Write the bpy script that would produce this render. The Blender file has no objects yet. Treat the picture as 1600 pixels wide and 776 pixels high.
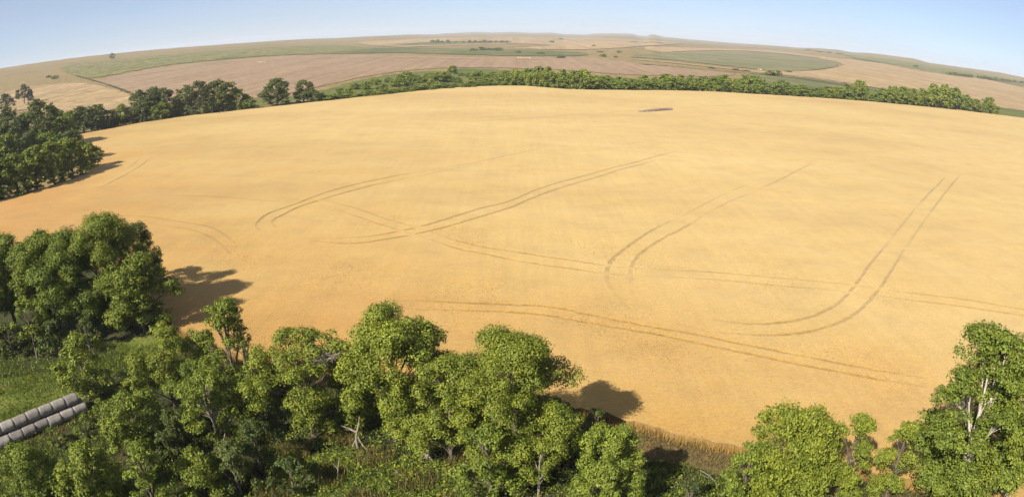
import bpy, math, random, bisect
import numpy as np
from mathutils import Vector, Matrix
from mathutils.geometry import delaunay_2d_cdt

scene = bpy.context.scene
col = scene.collection
rng = np.random.default_rng(7)
random.seed(7)

# ------------------------------------------------------------------ camera, sky, sun, exposure
CAM_H = 32.0                       # the drone hovers 32 m above the meadow
PITCH = math.radians(17.9)
ROLL = math.radians(0.3)
FOCAL = 1080.0                     # focal length in pixels of the 1600 px wide photograph
cam_data = bpy.data.cameras.new('camera')
cam = bpy.data.objects.new('camera', cam_data); col.objects.link(cam)
cam_data.type = 'PANO'             # wide action-camera lens: the horizon bends
cam_data.sensor_fit = 'HORIZONTAL'
cam_data.sensor_width = 36.0
cam_data.sensor_height = 36.0 * 496 / 1024
lens_owner = cam_data if hasattr(cam_data, 'panorama_type') else cam_data.cycles
lens_owner.panorama_type = 'FISHEYE_EQUISOLID'
lens_owner.fisheye_lens = 36.0 * FOCAL / 1600.0
lens_owner.fisheye_fov = math.radians(180)
cam_data.clip_start = 0.1
cam_data.clip_end = 40000
cam.location = (0, 0, CAM_H)
cam.rotation_euler = (Matrix.Rotation(math.pi / 2 - PITCH, 3, 'X') @ Matrix.Rotation(ROLL, 3, 'Z')).to_euler()
scene.camera = cam

SHADOW_HEADING = math.radians(39)  # shadows fall away from the camera and to the right
SUN_EL = math.radians(37)
world = bpy.data.worlds.new('World'); scene.world = world
world.use_nodes = True
wn = world.node_tree.nodes; wl = world.node_tree.links
bg = wn['Background']
sky = wn.new('ShaderNodeTexSky'); sky.sky_type = 'NISHITA'; sky.sun_disc = False
sky.sun_elevation = SUN_EL
sky.sun_rotation = SHADOW_HEADING + math.pi
sky.altitude = 0; sky.air_density = 0.5; sky.dust_density = 0.45; sky.ozone_density = 2.2
tc_ = wn.new('ShaderNodeTexCoord'); mp_ = wn.new('ShaderNodeMapping'); mp_.inputs['Scale'].default_value = (1.2, 1.2, 7.0)
nz_ = wn.new('ShaderNodeTexNoise'); nz_.inputs['Scale'].default_value = 2.2; nz_.inputs['Detail'].default_value = 6; nz_.inputs['Roughness'].default_value = 0.6
wl.new(tc_.outputs['Generated'], mp_.inputs['Vector']); wl.new(mp_.outputs[0], nz_.inputs['Vector'])
mr_ = wn.new('ShaderNodeMapRange')                      # thin high cloud: an even veil with faint wisps
for k_, v_ in (('From Min', 0.35), ('From Max', 0.75), ('To Min', 0.30), ('To Max', 0.52)): mr_.inputs[k_].default_value = v_
wl.new(nz_.outputs['Fac'], mr_.inputs['Value'])
mx_ = wn.new('ShaderNodeMix'); mx_.data_type = 'RGBA'
wl.new(mr_.outputs[0], mx_.inputs['Factor']); wl.new(sky.outputs[0], mx_.inputs['A']); mx_.inputs['B'].default_value = (4.2, 4.5, 5.2, 1)
wl.new(mx_.outputs['Result'], bg.inputs[0]); bg.inputs[1].default_value = 0.071
sun_data = bpy.data.lights.new('sun', 'SUN'); sun_data.energy = 5.0; sun_data.angle = math.radians(0.5)
sun_data.color = (1.0, 0.93, 0.82)
sun = bpy.data.objects.new('sun', sun_data); col.objects.link(sun)
sun.location = (-60, -60, 90)
sun_dir = Vector((math.sin(SHADOW_HEADING) * math.cos(SUN_EL), math.cos(SHADOW_HEADING) * math.cos(SUN_EL), -math.sin(SUN_EL)))
sun.rotation_euler = sun_dir.to_track_quat('-Z', 'Y').to_euler()
vs = scene.view_settings
vs.view_transform = 'Standard'; vs.look = 'None'; vs.gamma = 1.0; vs.use_curve_mapping = False
vs.exposure = 1.0
scene.cycles.use_denoising = True
scene.cycles.max_bounces = 6
scene.cycles.diffuse_bounces = 3
scene.cycles.transmission_bounces = 3
scene.cycles.volume_bounces = 0

# ------------------------------------------------------------------ helpers
def ray(x, y):
    """direction of sight through photograph pixel x, y"""
    u, v = x - 800.0, 388.0 - y
    c, s = math.cos(ROLL), math.sin(ROLL)
    u, v = u * c - v * s, u * s + v * c
    r = math.hypot(u, v) + 1e-9
    t = 2 * math.asin(min(1, r / (2 * FOCAL)))
    a, b, d = u / r * math.sin(t), v / r * math.sin(t), math.cos(t)
    return (a, b * math.sin(PITCH) + d * math.cos(PITCH), b * math.cos(PITCH) - d * math.sin(PITCH))

skyline = [(-200, 140), (0, 107), (60, 98), (120, 90), (175, 84), (250, 77), (330, 71), (400, 66), (480, 61), (520, 60), (600, 56),
           (640, 54), (680, 54), (692, 52.5), (720, 51), (745, 50), (770, 51), (800, 50.2), (830, 51.5), (862, 51), (880, 53.5), (915, 54.5), (926, 52.8), (960, 52.2), (988, 53), (998, 56), (1010, 56.5), (1018, 53.6),
           (1026, 54.5), (1034, 57.5), (1080, 62), (1140, 67), (1200, 71), (1250, 75), (1270, 75), (1310, 78), (1330, 82), (1360, 83), (1430, 92),
           (1450, 98), (1500, 105), (1560, 113), (1600, 121), (1800, 158)]
sk_az, sk_el = [], []
for px, py in skyline:
    d = ray(px, py)
    sk_az.append(math.atan2(d[0], d[1])); sk_el.append(d[2] / math.hypot(d[0], d[1]))
dist_px = [(-200, 2100), (0, 2200), (400, 2700), (600, 4200), (680, 6500), (720, 9000), (1000, 9000), (1060, 7000), (1250, 4500), (1600, 3300)]
ds_az = [math.atan2(ray(px, 70)[0], ray(px, 70)[1]) for px, _ in dist_px]
ds_d = [d for _, d in dist_px]

def height(x, y):
    """ground height: flat valley round the camera, rising to rolling hills"""
    x = np.asarray(x, float); y = np.asarray(y, float)
    r = np.hypot(x, y); az = np.arctan2(x, y)
    E = np.interp(az, sk_az, sk_el); D = np.interp(az, ds_az, ds_d)
    zr = np.maximum(CAM_H + D * E, 8.0)
    t = np.clip((r - 430) / (D - 430), 0, 1)
    s = t ** 1.25
    h = zr * s
    over = np.maximum(r - D, 0)
    h = np.maximum(h - over * 0.02, 0.0)
    a = np.clip((r - 600) / 1500, 0, 1)
    edge = np.clip((D - r) / (0.25 * D), 0, 1)
    roll = (1.4 * np.sin(x / 170.0 + 0.7) * np.sin(y / 230.0) + 1.0 * np.sin(x / 90.0 - y / 140.0) + 1.6 * np.sin(x / 410.0 + y / 350.0))
    h = h + roll * a * edge
    return h

def lerp(v, xs, ys):
    if v <= xs[0]: return ys[0]
    if v >= xs[-1]: return ys[-1]
    k = bisect.bisect_right(xs, v) - 1
    return ys[k] + (ys[k + 1] - ys[k]) * (v - xs[k]) / (xs[k + 1] - xs[k])

def hz(x, y):
    """height() for one point"""
    r = math.hypot(x, y); az = math.atan2(x, y)
    if r <= 430: return 0.0
    D = lerp(az, ds_az, ds_d)
    zr = max(CAM_H + D * lerp(az, sk_az, sk_el), 8.0)
    h = max(zr * min(1.0, (r - 430) / (D - 430)) ** 1.25 - max(r - D, 0) * 0.02, 0.0)
    a = min(1.0, max(0.0, (r - 600) / 1500)); edge = min(1.0, max(0.0, (D - r) / (0.25 * D)))
    return h + a * edge * (1.4 * math.sin(x / 170.0 + 0.7) * math.sin(y / 230.0) + 1.0 * math.sin(x / 90.0 - y / 140.0) + 1.6 * math.sin(x / 410.0 + y / 350.0))

def at(px, py, lift=0.0):
    """the spot on the ground seen at photograph pixel px, py"""
    d = ray(px, py)
    t = 20.0; prev = t
    if d[2] >= -1e-5: d = (d[0], d[1], -1e-5)
    for _ in range(900):
        x, y, z = d[0] * t, d[1] * t, CAM_H + d[2] * t
        g = hz(x, y) + lift
        if z <= g or t > 11000:
            break
        prev = t
        t += max(0.15, min((z - g) * 1.2, 60.0))
    lo, hi = prev, t
    for _ in range(24):
        m = (lo + hi) / 2
        if CAM_H + d[2] * m <= hz(d[0] * m, d[1] * m) + lift: hi = m
        else: lo = m
    return (d[0] * hi, d[1] * hi)

def smooth_line(pts, n=6, closed=False):
    """Catmull-Rom through pts"""
    P = [np.array(p, float) for p in pts]; out = []
    m = len(P)
    rngi = range(m if closed else m - 1)
    for i in rngi:
        p0 = P[(i - 1) % m] if closed or i > 0 else P[i]
        p1 = P[i]; p2 = P[(i + 1) % m]
        p3 = P[(i + 2) % m] if closed or i + 2 < m else p2
        for k in range(n):
            t = k / n
            out.append(0.5 * ((2 * p1) + (-p0 + p2) * t + (2 * p0 - 5 * p1 + 4 * p2 - p3) * t * t + (-p0 + 3 * p1 - 3 * p2 + p3) * t ** 3))
    if not closed: out.append(P[-1])
    return out

def mesh_np(name, verts, faces, mat=None, smooth=False):
    """mesh from arrays; faces is one (M,k) array or a list of such arrays"""
    if not isinstance(faces, list): faces = [faces]
    faces = [np.asarray(f, np.int32) for f in faces if len(f)]
    me = bpy.data.meshes.new(name)
    verts = np.asarray(verts, np.float32)
    me.vertices.add(len(verts)); me.vertices.foreach_set('co', verts.ravel())
    nl = sum(f.size for f in faces); npoly = sum(len(f) for f in faces)
    me.loops.add(nl); me.polygons.add(npoly)
    me.loops.foreach_set('vertex_index', np.concatenate([f.ravel() for f in faces]))
    starts, tot = [], 0
    for f in faces:
        k = f.shape[1]
        starts.append(np.arange(len(f)) * k + tot); tot += f.size
    me.polygons.foreach_set('loop_start', np.concatenate(starts).astype(np.int32))
    me.polygons.foreach_set('use_smooth', np.full(npoly, bool(smooth)))
    me.update(calc_edges=True)
    if mat: me.materials.append(mat)
    return me

def link(name, me, parent=None, loc=None):
    o = bpy.data.objects.new(name, me); col.objects.link(o)
    if parent: o.parent = parent
    if loc is not None: o.location = loc
    return o

def tag(o, label=None, cat=None, group=None, kind=None):
    if label: o['label'] = label
    if cat: o['category'] = cat
    if group: o['group'] = group
    if kind: o['kind'] = kind
    return o

def empty(name, loc, rz=0.0, s=1.0):
    o = bpy.data.objects.new(name, None); col.objects.link(o)
    o.location = loc; o.rotation_euler = (0, 0, rz)
    o.scale = s if isinstance(s, tuple) else (s, s, s)
    return o

# ------------------------------------------------------------------ materials
def new_mat(name):
    m = bpy.data.materials.new(name); m.use_nodes = True
    nt = m.node_tree
    b = nt.nodes['Principled BSDF']
    b.inputs['Roughness'].default_value = 0.9
    b.inputs['Specular IOR Level'].default_value = 0.15
    return m, nt, b

def noise(nt, scale, detail=4, rough=0.55, coords='Object', vec=None, stretch=None, rot=None):
    if vec is None:
        tc = nt.nodes.new('ShaderNodeTexCoord'); vec = tc.outputs[coords]
    if stretch or rot:
        mp = nt.nodes.new('ShaderNodeMapping')
        if stretch: mp.inputs['Scale'].default_value = stretch
        if rot: mp.inputs['Rotation'].default_value = rot
        nt.links.new(vec, mp.inputs['Vector']); vec = mp.outputs[0]
    n = nt.nodes.new('ShaderNodeTexNoise')
    n.inputs['Scale'].default_value = scale; n.inputs['Detail'].default_value = detail; n.inputs['Roughness'].default_value = rough
    nt.links.new(vec, n.inputs['Vector'])
    return n.outputs['Fac']

def ramp(nt, fac, stops):
    r = nt.nodes.new('ShaderNodeValToRGB')
    el = r.color_ramp.elements
    while len(el) < len(stops): el.new(0.5)
    for e, (p, c) in zip(el, stops):
        e.position = p; e.color = (*c, 1)
    nt.links.new(fac, r.inputs['Fac'])
    return r.outputs['Color']

def mix(nt, a, b, fac, mode='MIX'):
    m = nt.nodes.new('ShaderNodeMix'); m.data_type = 'RGBA'; m.blend_type = mode
    for s, v in ((m.inputs['A'], a), (m.inputs['B'], b), (m.inputs['Factor'], fac)):
        if hasattr(v, 'links') or hasattr(v, 'is_linked'): nt.links.new(v, s)
        elif isinstance(v, tuple): s.default_value = (*v, 1)
        else: s.default_value = v
    return m.outputs['Result']

def bump(nt, b, fac, strength, dist):
    bn = nt.nodes.new('ShaderNodeBump')
    bn.inputs['Strength'].default_value = strength; bn.inputs['Distance'].default_value = dist
    nt.links.new(fac, bn.inputs['Height'])
    prev = b.inputs['Normal'].links[0].from_socket if b.inputs['Normal'].is_linked else None
    if prev: nt.links.new(prev, bn.inputs['Normal'])
    nt.links.new(bn.outputs[0], b.inputs['Normal'])

def field_mat(name, stops, scale, fine, bump_s=0.5, rows=None, sheen=0.0, rough=0.95, stretch=None):
    m, nt, b = new_mat(name)
    stops = [(p_, tuple(0.88 * q_ for q_ in c_)) for p_, c_ in stops]
    c = ramp(nt, noise(nt, scale, 5, 0.6, stretch=stretch), stops)
    f = noise(nt, fine, 3, 0.6)
    c = mix(nt, c, ramp(nt, f, [(0.3, (0.72, 0.72, 0.72)), (0.7, (1.22, 1.22, 1.22))]), 0.75, 'MULTIPLY')
    if rows:
        ang, sc, amt = rows
        rfac = noise(nt, sc, 2, 0.5, stretch=(1.0, 0.02, 1.0), rot=(0, 0, ang))
        c = mix(nt, c, ramp(nt, rfac, [(0.35, (0.7, 0.7, 0.7)), (0.65, (1.25, 1.25, 1.25))]), amt, 'MULTIPLY')
    nt.links.new(c, b.inputs['Base Color'])
    b.inputs['Roughness'].default_value = rough
    if sheen:
        b.inputs['Sheen Weight'].default_value = sheen; b.inputs['Sheen Roughness'].default_value = 0.6
        b.inputs['Sheen Tint'].default_value = (1.0, 0.85, 0.6, 1)
    bump(nt, b, f, bump_s, 0.6 / fine)
    return m

# wheat: gold with slow drifts of colour, fine ears
def wheat_material():
    m, nt, b = new_mat('ripe_wheat')
    big = noise(nt, 0.011, 4, 0.55, stretch=(0.6, 1.5, 1))
    c = ramp(nt, big, [(0.30, (0.290, 0.178, 0.040)), (0.48, (0.360, 0.235, 0.062)), (0.62, (0.385, 0.260, 0.079)), (0.78, (0.315, 0.203, 0.050))])
    # the crop turns redder near and to the left, paler far and right
    tc = nt.nodes.new('ShaderNodeTexCoord'); vm = nt.nodes.new('ShaderNodeVectorMath'); vm.operation = 'DOT_PRODUCT'
    vm.inputs[1].default_value = (0.0046, 0.0048, 0.0); nt.links.new(tc.outputs['Object'], vm.inputs[0])
    ad = nt.nodes.new('ShaderNodeMath'); ad.operation = 'ADD'; nt.links.new(vm.outputs['Value'], ad.inputs[0])
    n2 = noise(nt, 0.03, 4, 0.6); sc = nt.nodes.new('ShaderNodeMath'); sc.operation = 'MULTIPLY_ADD'
    nt.links.new(n2, sc.inputs[0]); sc.inputs[1].default_value = 0.9; sc.inputs[2].default_value = -0.45; nt.links.new(sc.outputs[0], ad.inputs[1])
    c = mix(nt, c, ramp(nt, ad.outputs[0], [(0.0, (0.93, 0.67, 0.28)), (0.22, (0.97, 0.81, 0.50)), (0.50, (1.0, 0.965, 0.87)), (0.95, (1.07, 1.08, 1.14))]), 1.0, 'MULTIPLY')
    mid = noise(nt, 0.13, 7, 0.72, stretch=(0.8, 1.2, 1), rot=(0, 0, 0.5))
    c = mix(nt, c, ramp(nt, mid, [(0.30, (0.70, 0.66, 0.58)), (0.5, (1.0, 1.0, 1.0)), (0.72, (1.16, 1.17, 1.20))]), 0.5, 'MULTIPLY')
    fine = noise(nt, 3.2, 5, 0.75)
    c = mix(nt, c, ramp(nt, fine, [(0.30, (0.66, 0.60, 0.5)), (0.55, (1.0, 1.0, 1.0)), (0.75, (1.25, 1.22, 1.18))]), 0.7, 'MULTIPLY')
    drill = noise(nt, 0.9, 3, 0.6, stretch=(1.0, 0.03, 1), rot=(0, 0, 0.62))
    c = mix(nt, c, ramp(nt, drill, [(0.32, (0.86, 0.85, 0.80)), (0.68, (1.10, 1.10, 1.12))]), 0.38, 'MULTIPLY')
    weedy = noise(nt, 0.06, 8, 0.78, stretch=(0.8, 1.2, 1), rot=(0, 0, -0.35))
    c = mix(nt, c, ramp(nt, weedy, [(0.55, (1.0, 1.0, 1.0)), (0.68, (0.84, 0.82, 0.68)), (0.82, (0.70, 0.68, 0.5))]), 0.6, 'MULTIPLY')
    at_ = nt.nodes.new('ShaderNodeAttribute'); at_.attribute_name = 'pressed'
    rag = noise(nt, 1.1, 4, 0.7); mr = nt.nodes.new('ShaderNodeMapRange')
    mr.inputs['From Min'].default_value = 0.36; mr.inputs['From Max'].default_value = 0.62; mr.inputs['To Min'].default_value = 0.45; mr.inputs['To Max'].default_value = 1.0
    nt.links.new(rag, mr.inputs['Value'])
    pm = nt.nodes.new('ShaderNodeMath'); pm.operation = 'MULTIPLY'; pm.use_clamp = True
    nt.links.new(at_.outputs['Fac'], pm.inputs[0]); nt.links.new(mr.outputs[0], pm.inputs[1])
    c = mix(nt, c, mix(nt, c, (0.46, 0.445, 0.45), 1.0, 'MULTIPLY'), pm.outputs[0])
    nt.links.new(c, b.inputs['Base Color'])
    b.inputs['Sheen Weight'].default_value = 0.28; b.inputs['Sheen Roughness'].default_value = 0.5
    b.inputs['Sheen Tint'].default_value = (1.0, 0.86, 0.6, 1)
    bump(nt, b, mid, 0.3, 0.5)
    bump(nt, b, fine, 0.75, 0.16)
    return m

def leaf_material(name, dark, light, trans, tfac=0.3, gloss=0.25):
    m, nt, b = new_mat(name)
    geo = nt.nodes.new('ShaderNodeNewGeometry')
    oi = nt.nodes.new('ShaderNodeObjectInfo')
    dark, light, trans = (tuple(0.93 * q_ for q_ in c_) for c_ in (dark, light, trans))
    c = ramp(nt, geo.outputs['Random Per Island'], [(0.0, dark), (0.6, light), (1.0, tuple(min(1, v * 1.25) for v in light))])
    n = noise(nt, 0.45, 2, 0.5)
    c = mix(nt, c, ramp(nt, n, [(0.35, (0.75, 0.8, 0.8)), (0.65, (1.2, 1.15, 1.0))]), 0.8, 'MULTIPLY')
    c = mix(nt, c, ramp(nt, oi.outputs['Random'], [(0.0, (0.78, 0.86, 0.9)), (1.0, (1.18, 1.1, 1.0))]), 0.8, 'MULTIPLY')
    nt.links.new(c, b.inputs['Base Color'])
    b.inputs['Roughness'].default_value = 0.55; b.inputs['Specular IOR Level'].default_value = gloss
    tr = nt.nodes.new('ShaderNodeBsdfTranslucent'); tr.inputs['Color'].default_value = (*trans, 1)
    ms = nt.nodes.new('ShaderNodeMixShader'); ms.inputs[0].default_value = tfac
    out = nt.nodes['Material Output']
    nt.links.new(b.outputs[0], ms.inputs[1]); nt.links.new(tr.outputs[0], ms.inputs[2]); nt.links.new(ms.outputs[0], out.inputs['Surface'])
    return m

def bark_material(name, a, b_):
    m, nt, b = new_mat(name)
    f = noise(nt, 6, 4, 0.6, stretch=(1, 1, 0.25))
    nt.links.new(ramp(nt, f, [(0.35, a), (0.65, b_)]), b.inputs['Base Color'])
    bump(nt, b, f, 0.6, 0.05)
    return m

M = {}
M['wheat'] = wheat_material()
M['trampled'] = field_mat('trampled_straw', [(0.3, (0.20, 0.125, 0.045)), (0.7, (0.28, 0.18, 0.065))], 0.2, 3.0, 0.6, sheen=0.1)
M['steppe'] = field_mat('dry_steppe_grass', [(0.3, (0.200, 0.148, 0.056)), (0.5, (0.248, 0.180, 0.076)), (0.7, (0.160, 0.144, 0.048))], 0.0035, 0.09, 0.6)
M['plough'] = field_mat('fallow_soil', [(0.3, (0.244, 0.164, 0.098)), (0.55, (0.289, 0.200, 0.121)), (0.75, (0.222, 0.152, 0.086))], 0.004, 0.15, 0.3, rows=(0.9, 0.12, 0.35))
M['olive'] = field_mat('olive_rangeland', [(0.3, (0.105, 0.120, 0.032)), (0.45, (0.17, 0.160, 0.052)), (0.55, (0.21, 0.180, 0.068)), (0.7, (0.115, 0.125, 0.036))], 0.016, 0.06, 0.9)
M['crop'] = field_mat('olive_green_crop', [(0.25, (0.125, 0.130, 0.055)), (0.45, (0.155, 0.152, 0.066)), (0.58, (0.20, 0.175, 0.083)), (0.72, (0.27, 0.21, 0.11))], 0.009, 0.12, 0.4, rows=(0.4, 0.09, 0.3))
M['crop_dark'] = field_mat('dark_green_crop', [(0.25, (0.080, 0.098, 0.034)), (0.48, (0.115, 0.124, 0.044)), (0.62, (0.17, 0.152, 0.06)), (0.75, (0.24, 0.19, 0.088))], 0.011, 0.1, 0.5)
M['straw'] = field_mat('pale_stubble', [(0.3, (0.304, 0.208, 0.100)), (0.55, (0.357, 0.254, 0.131)), (0.75, (0.258, 0.181, 0.089))], 0.006, 0.07, 0.4, rows=(0.15, 0.05, 0.4))
M['verge'] = field_mat('green_verge', [(0.3, (0.081, 0.102, 0.022)), (0.5, (0.119, 0.136, 0.032)), (0.7, (0.171, 0.145, 0.045))], 0.02, 0.35, 0.9)
M['meadow'] = field_mat('shade_darkened_soil', [(0.3, (0.030, 0.032, 0.012)), (0.5, (0.045, 0.052, 0.014)), (0.7, (0.065, 0.055, 0.022))], 0.16, 2.2, 0.9)  # soil colour darkened to deepen the shade under the near trees
M['dry'] = field_mat('dry_grass', [(0.3, (0.123, 0.081, 0.033)), (0.5, (0.171, 0.114, 0.048)), (0.7, (0.104, 0.090, 0.028))], 0.25, 2.5, 0.9)
M['track'] = field_mat('pale_track_dust', [(0.3, (0.36, 0.27, 0.165)), (0.7, (0.42, 0.32, 0.2))], 0.02, 0.3, 0.3)
M['scrub'] = field_mat('dark_scrub', [(0.3, (0.055, 0.062, 0.022)), (0.7, (0.11, 0.10, 0.04))], 0.03, 0.3, 0.9)
M['hill'] = field_mat('far_hill_grass', [(0.35, (0.112, 0.100, 0.052)), (0.65, (0.160, 0.132, 0.072))], 0.003, 0.03, 0.4)
M['leaf'] = leaf_material('leaf_green', (0.080, 0.106, 0.012), (0.168, 0.203, 0.026), (0.15, 0.19, 0.010), 0.2)
M['leaf_yellow'] = leaf_material('leaf_yellow_green', (0.10, 0.128, 0.014), (0.19, 0.228, 0.030), (0.17, 0.21, 0.013), 0.2)
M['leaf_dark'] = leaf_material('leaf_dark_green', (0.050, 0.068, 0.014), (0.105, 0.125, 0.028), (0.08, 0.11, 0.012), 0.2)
M['leaf_grey'] = leaf_material('leaf_grey_green', (0.04, 0.055, 0.018), (0.085, 0.10, 0.032), (0.08, 0.10, 0.02))
M['bark'] = bark_material('grey_brown_bark', (0.06, 0.047, 0.034), (0.15, 0.12, 0.09))
M['bark_fork'] = bark_material('grey_beige_bark', (0.15, 0.125, 0.095), (0.27, 0.23, 0.18))
M['bark_pale'] = bark_material('pale_bark', (0.34, 0.30, 0.24), (0.52, 0.47, 0.38))
M['dead'] = bark_material('bleached_dead_wood', (0.12, 0.095, 0.07), (0.25, 0.215, 0.17))
M['blade'] = leaf_material('grass_blade_green', (0.07, 0.10, 0.014), (0.13, 0.17, 0.026), (0.13, 0.17, 0.02), 0.25)
M['blade_dry'] = leaf_material('grass_blade_dry', (0.085, 0.070, 0.022), (0.165, 0.125, 0.048), (0.14, 0.11, 0.04), 0.2)
M['straw_blade'] = leaf_material('wheat_stalk', (0.30, 0.19, 0.055), (0.46, 0.30, 0.095), (0.36, 0.23, 0.08), 0.3, 0.2)
# ------------------------------------------------------------------ terrain
front = np.radians(np.linspace(-68, 68, 380))
back = np.radians(np.linspace(68, 292, 50))[1:-1]
azs = np.concatenate([front, back]); NA = len(azs)
rs = np.concatenate([[4.0], np.geomspace(10, 400, 40), np.geomspace(400, 12000, 190)[1:]]); NR = len(rs)
A, R = np.meshgrid(azs, rs)
X, Y = R * np.sin(A), R * np.cos(A)
Aw = (A + np.pi) % (2 * np.pi) - np.pi
Z = height(X, Y)
verts = np.stack([X, Y, Z], -1).reshape(-1, 3)
verts = np.vstack([verts, [[0, 0, 0]]])
i, j = np.meshgrid(np.arange(NR - 1), np.arange(NA), indexing='ij')
jn = (j + 1) % NA
quads = np.stack([i * NA + j, i * NA + jn, (i + 1) * NA + jn, (i + 1) * NA + j], -1).reshape(-1, 4)[:, ::-1]
cap = np.stack([np.full(NA, len(verts) - 1), np.arange(NA), (np.arange(NA) + 1) % NA], -1)[:, ::-1]
ground = link('ground', mesh_np('ground', verts, [quads, cap], M['steppe'], True))
tag(ground, 'dry rolling steppe reaching to the horizon', kind='structure')

def inside(poly, pts):
    """points inside polygon (numpy even-odd)"""
    poly = np.asarray(poly); x, y = pts[:, 0], pts[:, 1]
    res = np.zeros(len(pts), bool)
    xj, yj = poly[-1]
    for xi, yi in poly:
        c = ((yi > y) != (yj > y))
        with np.errstate(divide='ignore', invalid='ignore'):
            res ^= c & (x < (xj - xi) * (y - yi) / (yj - yi) + xi)
        xj, yj = xi, yi
    return res

gx, gy = X.ravel(), Y.ravel()
grid_xy = np.stack([gx, gy], -1)

def triangulate(poly, pts, extra_edges=()):
    """constrained triangulation of polygon with interior points; returns xy, tris, orig"""
    vs_ = [Vector((float(p[0]), float(p[1]))) for p in poly] + [Vector((float(p[0]), float(p[1]))) for p in pts]
    n = len(poly)
    edges = [(k, (k + 1) % n) for k in range(n)] + [(a + n, b + n) for a, b in extra_edges]
    v, e, f, ov, oe, of = delaunay_2d_cdt(vs_, edges, [], 1, 1e-4)
    v = np.array([(p.x, p.y) for p in v])
    f = np.array([t for t in f if len(t) == 3], np.int32)
    cen = v[f].mean(1)
    f = f[inside(poly, cen)]
    a = v[f[:, 0]]; b = v[f[:, 1]]; c = v[f[:, 2]]
    area = (b[:, 0] - a[:, 0]) * (c[:, 1] - a[:, 1]) - (b[:, 1] - a[:, 1]) * (c[:, 0] - a[:, 0])
    flip = area < 0
    f[flip] = f[flip][:, ::-1]
    return v, f, ov

def sheet(name, poly, mat, label, off, far=0.0):
    poly = [tuple(p) for p in poly]
    pts = grid_xy[inside(poly, grid_xy)]
    v, f, _ = triangulate(poly, pts)
    r = np.hypot(v[:, 0], v[:, 1])
    z = height(v[:, 0], v[:, 1]) + off + far * np.maximum(r - 400, 0)
    o = link(name, mesh_np(name, np.column_stack([v, z]), f, mat, True))
    return tag(o, label, kind='structure')

def px_poly(pixels, n=5, jitter=0.0):
    out = []
    for k, p in enumerate(smooth_line(pixels, n, True)):
        out.append(at(p[0] + rng.normal(0, jitter), p[1] + rng.normal(0, jitter * 0.12)))
    return out

# ---- wheat field outline in the photograph: far edge, then near edge
far_edge = [(-150, 400), (-60, 345), (0, 318), (60, 302), (110, 285), (140, 268), (128, 250), (100, 236), (112, 217), (200, 198), (300, 183), (400, 172), (500, 161),
            (600, 150), (700, 140), (760, 136.5), (820, 136.5), (900, 142), (1000, 143), (1060, 143.5), (1130, 146), (1200, 150),
            (1300, 156), (1400, 164), (1500, 174), (1600, 186), (1700, 200)]
near_edge = [(1800, 860), (1600, 800), (1450, 767), (1300, 738), (1200, 717), (1120, 703), (1060, 690), (1000, 672), (920, 652), (860, 640), (760, 618),
             (660, 602), (520, 590), (400, 574), (330, 545), (270, 515), (246, 486), (215, 450), (160, 420), (60, 395), (-60, 380), (-150, 405)]
def world_line(pixels, step):
    w = [at(*p) for p in smooth_line(pixels, 8)]
    w = np.array(w)
    seg = np.hypot(*np.diff(w, axis=0).T); s = np.concatenate([[0], np.cumsum(seg)])
    n = max(2, int(s[-1] / step)); q = np.linspace(0, s[-1], n)
    return np.column_stack([np.interp(q, s, w[:, 0]), np.interp(q, s, w[:, 1])])
far_w = world_line(far_edge, 3.0)
near_w = world_line(near_edge, 0.7)
far_w = far_w + rng.normal(0, 0.25, far_w.shape)
near_w = near_w + rng.normal(0, 0.16, near_w.shape)
field_poly = np.vstack([far_w, near_w])

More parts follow.
